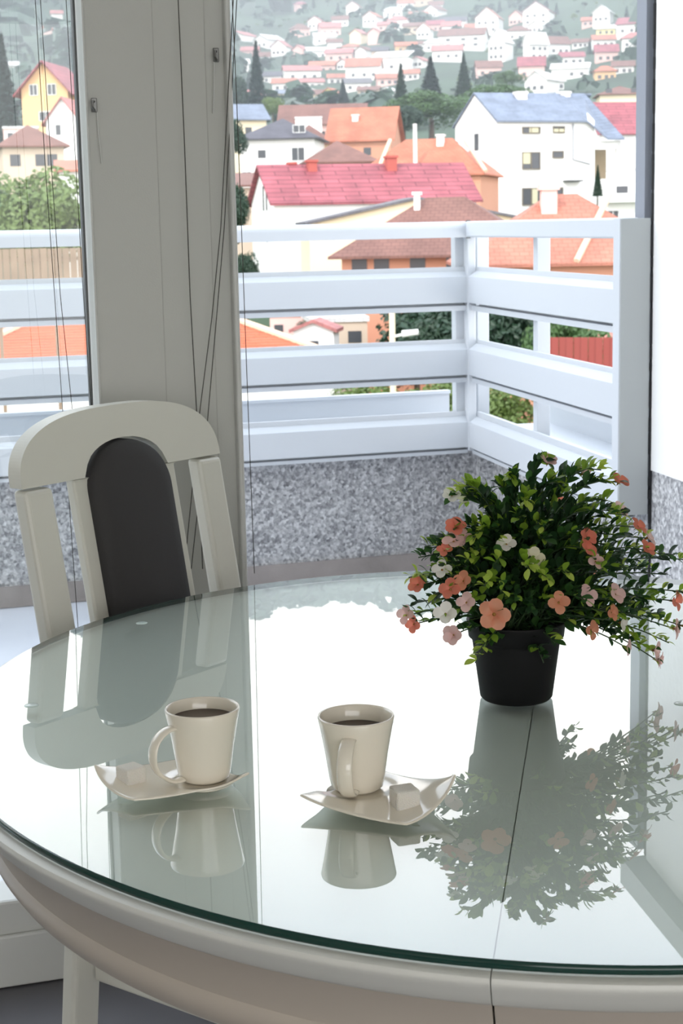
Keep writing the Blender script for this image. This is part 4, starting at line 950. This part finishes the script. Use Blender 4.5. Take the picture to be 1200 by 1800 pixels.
# ---- hillside houses (column, base row, width, height, wall, roof, kind, yaw)
HH=[(622,24,24,18,'white','pinkred','gable',70),(528,16,20,12,'pink','red','hip',0),(556,52,26,20,'white','pinkred','gable',80),(579,64,34,22,'pink','pinkred','gable',10),(527,66,28,22,'pink','brown','hip',20),(570,78,36,18,'white','white','gable',0),(655,44,28,20,'white','salmon','gable',70),(680,54,30,14,'pink','pinkred','gable',0),(700,52,34,20,'white','pinkred','hip',0),(728,58,36,16,'beige','brown','gable',0),(765,34,30,22,'white','brown','gable',60),(765,56,28,18,'pink','red','gable',0),(747,68,26,24,'white','salmon','gable',80),(793,60,30,20,'white','pinkred','gable',0),(630,72,24,18,'cream','pinkred','gable',70),(660,72,24,20,'pink','pinkred','gable',80),(618,94,30,16,'white','salmon','hip',0),(495,100,30,26,'white','pinkred','gable',70),(528,102,24,20,'pink','pinkred','gable',60),(563,103,46,18,'white','white','gable',0),(597,108,44,20,'pink','pinkred','gable',-10),(713,92,34,16,'orange','orange','gable',0),(690,128,60,36,'white','white','shed',-10),(640,142,56,36,'white','salmon','gable',0),(567,128,42,18,'pink','orange','gable',0),(530,142,60,24,'white','pinkred','gable',6),(545,156,42,16,'white','pinkred','gable',0),(500,160,38,20,'white','salmon','gable',0),(527,170,46,16,'white','white','hip',0),(553,178,34,18,'cream','brown','gable',0),(583,184,32,26,'yellow','orange','gable',70),(681,150,36,18,'pink','salmon','gable',0),(684,170,22,14,'white','white','gable',60),(627,160,44,20,'white','grey','gable',0),(420,126,32,20,'white','white','gable',0),(424,80,46,22,'white','pinkred','gable',60),(472,86,38,22,'white','white','gable',50),(762,90,32,20,'white','white','hip',0),(786,106,48,24,'white','pinkred','gable',0),(663,184,38,18,'beige','dark','hip',0),(492,182,50,20,'cream','slate','hip',0),(860,62,44,42,'white','salmon','gable',82),(910,46,26,24,'pink','brown','gable',70),(947,48,50,38,'white','red','gable',84),(947,62,30,18,'white','white','gable',70),(910,72,38,24,'white','brown','hip',0),(880,110,34,52,'white','white','gable',60),(941,108,34,46,'white','white','gable',20),(977,98,38,30,'white','brown','gable',20),(814,90,76,34,'white','brown','gable',-4),(797,58,44,22,'white','dark','gable',0),(1060,42,32,28,'white','white','gable',80),(1037,46,26,14,'pink','salmon','gable',0),(1064,62,30,16,'yellow','white','gable',0),(1112,62,46,28,'white','red','gable',-10),(1113,86,38,26,'white','pinkred','hip',0),(1060,84,36,20,'white','salmon','gable',0),(1065,110,36,28,'pink','red','gable',0),(1062,142,34,24,'orange','orange','hip',0),(934,140,42,36,'pink','red','gable',0),(1004,114,38,20,'white','red','gable',0),(1003,138,60,24,'white','white','gable',-12),(952,164,46,34,'white','white','gable',60),(972,166,30,26,'white','white','gable',30),(858,136,40,26,'pink','brown','gable',0),(767,20,22,16,'white','brown','gable',0),(740,20,40,16,'beige','dark','gable',0),(712,16,26,14,'white','salmon','gable',0),(690,30,30,16,'white','white','hip',0),(780,8,36,14,'pink','brown','gable',0),(735,36,30,14,'pink','salmon','gable',0),(598,46,26,16,'white','brown','gable',0),(640,100,24,16,'white','brown','gable',60),(668,100,26,16,'beige','dark','gable',0),(592,150,30,16,'white','salmon','gable',0),(648,168,34,14,'beige','brown','gable',0),(610,122,26,16,'white','pinkred','gable',60),(588,84,24,14,'white','brown','gable',0),(737,92,30,14,'white','brown','hip',0),(1020,84,26,14,'white','brown','gable',0),(830,60,24,16,'pink','salmon','gable',0),(1095,130,34,20,'white','brown','gable',0),(440,100,28,16,'pink','pinkred','gable',0),(460,112,26,18,'white','brown','gable',0),(478,146,30,18,'white','dark','gable',0),(455,178,34,18,'white','pinkred','gable',0),(720,140,30,16,'white','salmon','gable',0),(738,118,26,16,'white','pinkred','gable',60),(26,44,22,16,'white','white','gable',60),(100,32,18,12,'white','pinkred','gable',0),(84,60,14,12,'pink','salmon','gable',0),(24,122,14,12,'white','white','gable',0)]
HH.sort(key=lambda q:q[1])
ORD=['first','second','third','fourth','fifth','sixth','seventh','eighth','ninth','tenth','eleventh','twelfth','thirteenth','fourteenth','fifteenth','sixteenth','seventeenth','eighteenth','nineteenth','twentieth','twenty-first','twenty-second','twenty-third','twenty-fourth','twenty-fifth']
rows=[(-9,37),(37,61),(61,87),(87,111),(111,146),(146,999)]
RN={'pinkred':'faded pink','white':'pale','dark':'dark grey','grey':'grey','slate':'slate'}
rowname=['top row','second row','third row','fourth row','fifth row','lowest row']
REG=[]; HINFO=[]
for (lo,hi),rn in zip(rows,rowname):
    L=sorted([q for q in HH if lo<=q[1]<hi],key=lambda q:q[0])
    for i,(px,by,wp,hp_,wa,rf_,kd,yw) in enumerate(L):
        d_,p=march(px,by,220)
        if not d_: continue
        k=px2m(d_); wm=wp*k; hm=hp_*k; ht=hm*.62; dpm=wm*.8
        az=face_cam(p,yw+R.uniform(-8,8))
        rad=wm*.60; ok=False
        for step in range(9):
            if all(math.hypot(p.x-a,p.y-b_)>rad+c for a,b_,c in REG): ok=True; break
            d_+=7; q_=ray(px,by); hzz=math.hypot(q_.x,q_.y); p=O+q_*(d_/hzz); p.z=gz(d_,math.atan2(p.x,p.y))
        if not ok: continue
        REG.append((p.x,p.y,rad)); HINFO.append((px,by,ORD[i],rn))
        if 45<yw<135: W_,D_=wm*1.0,wm*.86
        else: W_,D_=wm,wm*.7
        wins=[]
        if wp>=26:
            for fl in range(1 if ht<5 else 2):
                z=ht*(.35 if ht<5 else (.25+.42*fl))
                for u in (-.28,.05,.32): 
                    wins.append(('f' if not 45<yw<135 else 'l',u*(W_ if not 45<yw<135 else D_),z,max(1.0,wm*.09),max(1.0,ht*.16)))
        house('small %s house, %s roof, %s from left in the %s of hillside houses'%(wa,RN.get(rf_,rf_),ORD[i],rn),p,az,W_,D_,ht,max(.8,hm-ht),wa,rf_,kd,wins=wins,group='far hillside houses',sink=8,over=.5)
# ---- hillside trees
RT_=random.Random(21); nT=0; USED=set(); LEFT=[]
spots=[(R_[0],R_[1]) for R_ in HH]
tries=0
while nT<190 and tries<6000:
    tries+=1
    px=RT_.choice((RT_.uniform(400,1140),RT_.uniform(400,1140),RT_.uniform(-10,140))); by=RT_.uniform(-10,235) if px>150 else RT_.uniform(-10,200)
    if any(abs(px-a)<b_w and -4<by-bb<24 for a,bb,b_w in [(q[0],q[1],q[2]*.55) for q in HH]): continue
    if 410<px<820 and by>175 : continue
    if px<200 and sum(1 for _ in LEFT)>=28: continue
    d_,p=march(px,by,200)
    if not d_: continue
    wp=RT_.uniform(9,20)*max(.6,min(1.6,500/d_))
    if any(math.hypot(p.x-a,p.y-b_)<c+wp*.5*d_/F_PX for a,b_,c in REG): continue
    REG.append((p.x,p.y,wp*.5*d_/F_PX))
    con=RT_.random()<.3; hp_=wp*(1.9 if con else 1.05)
    kn='conifer' if con else 'leafy tree'; lab='small green %s growing on the wooded slope left of the column'%kn
    if px<200: LEFT.append(1)
    if px>200:
        lab=None
        for hx,hy,o1,rn in sorted(HINFO,key=lambda q:(q[0]-px)**2+(q[1]-by)**2)[:6]:
            rel=('just left of' if px<hx else 'just right of') if abs(px-hx)>abs(by-hy) else ('above' if by<hy else 'below')
            L_='small %s %s the %s house in the %s of hillside'%(kn,rel,o1,rn)
            if L_ not in USED: lab=L_; USED.add(L_); break
        if not lab: continue
    tree(px,by-hp_,by,wp,d_,'con' if con else 'broad',RT_.choice((0,1)) if con else RT_.choice((0,1,1,2)),lab,'hillside %s'%('conifers' if con else 'leafy trees'),far=True); nT+=1
# ---- forest covering the upper hill: uncountable canopy
fm=MB(); RF=random.Random(5); ico=[]
for k in range(9000):
    az_=math.radians(RF.uniform(-38,58)); d_=RF.uniform(365,1600)
    px_=600+F_PX*math.tan(az_-YAW)
    z0=gz(d_,az_)
    el=(z0-CH)/d_; yy=411-el*F_PX
    town=False
    if d_<520 or (px_<150 and yy>120): town=True
    if 400<px_<1140:
        if 520<px_<830 and yy>-10: town=True
        elif px_>=830 and yy>20: town=True
        elif yy>65: town=True
    x,y=d_*math.sin(az_),d_*math.cos(az_); r_=RF.uniform(6,11)
    if town: r_=RF.uniform(3,5.5)
    if any((x-a)**2+(y-b_)**2<(c+r_)**2 for a,b_,c in REG): continue
    if town and any(abs(math.atan2(a,b_)-az_)*d_<c+r_ and 0<math.hypot(a,b_)-d_<34 for a,b_,c in REG): continue
    for q in range(12):
        a=RF.uniform(0,6.28); e_=RF.uniform(.0,1.5); dd_=Vector((math.cos(a)*math.cos(e_),math.sin(a)*math.cos(e_),math.sin(e_))); p=Vector((x,y,z0+r_*.5))+dd_*r_*RF.uniform(.7,1)
        nn=(dd_+Vector((RF.uniform(-.5,.5),RF.uniform(-.5,.5),.3))).normalized(); u=nn.orthogonal().normalized(); w2=nn.cross(u); s=r_*.5
        fm.add([p-u*s,p-w2*s,p+u*s,p+w2*s],[(0,1,2,3)])
ff_=fm.obj('forest_canopy',leafm('forest green',(56,80,60)),None,kind='stuff'); tag(ff_,'hazy green forest canopy covering the upper hillside above the houses','forest')
# ---- morning haze over the valley
hz=D.materials.new('valley haze'); hz.use_nodes=True; t=hz.node_tree; t.nodes.clear(); o_=t.nodes.new('ShaderNodeOutputMaterial'); vsn=t.nodes.new('ShaderNodeVolumeScatter'); vsn.inputs['Density'].default_value=.0008; vsn.inputs['Color'].default_value=(.86,.93,1,1); vsn.inputs['Anisotropy'].default_value=.0
t.links.new(vsn.outputs[0],o_.inputs['Volume'])
HAZE=True
if HAZE:
    hb_=MB().box((-1000,150,-30),(1500,1180,205)).obj('valley_haze',hz,None,kind='structure')
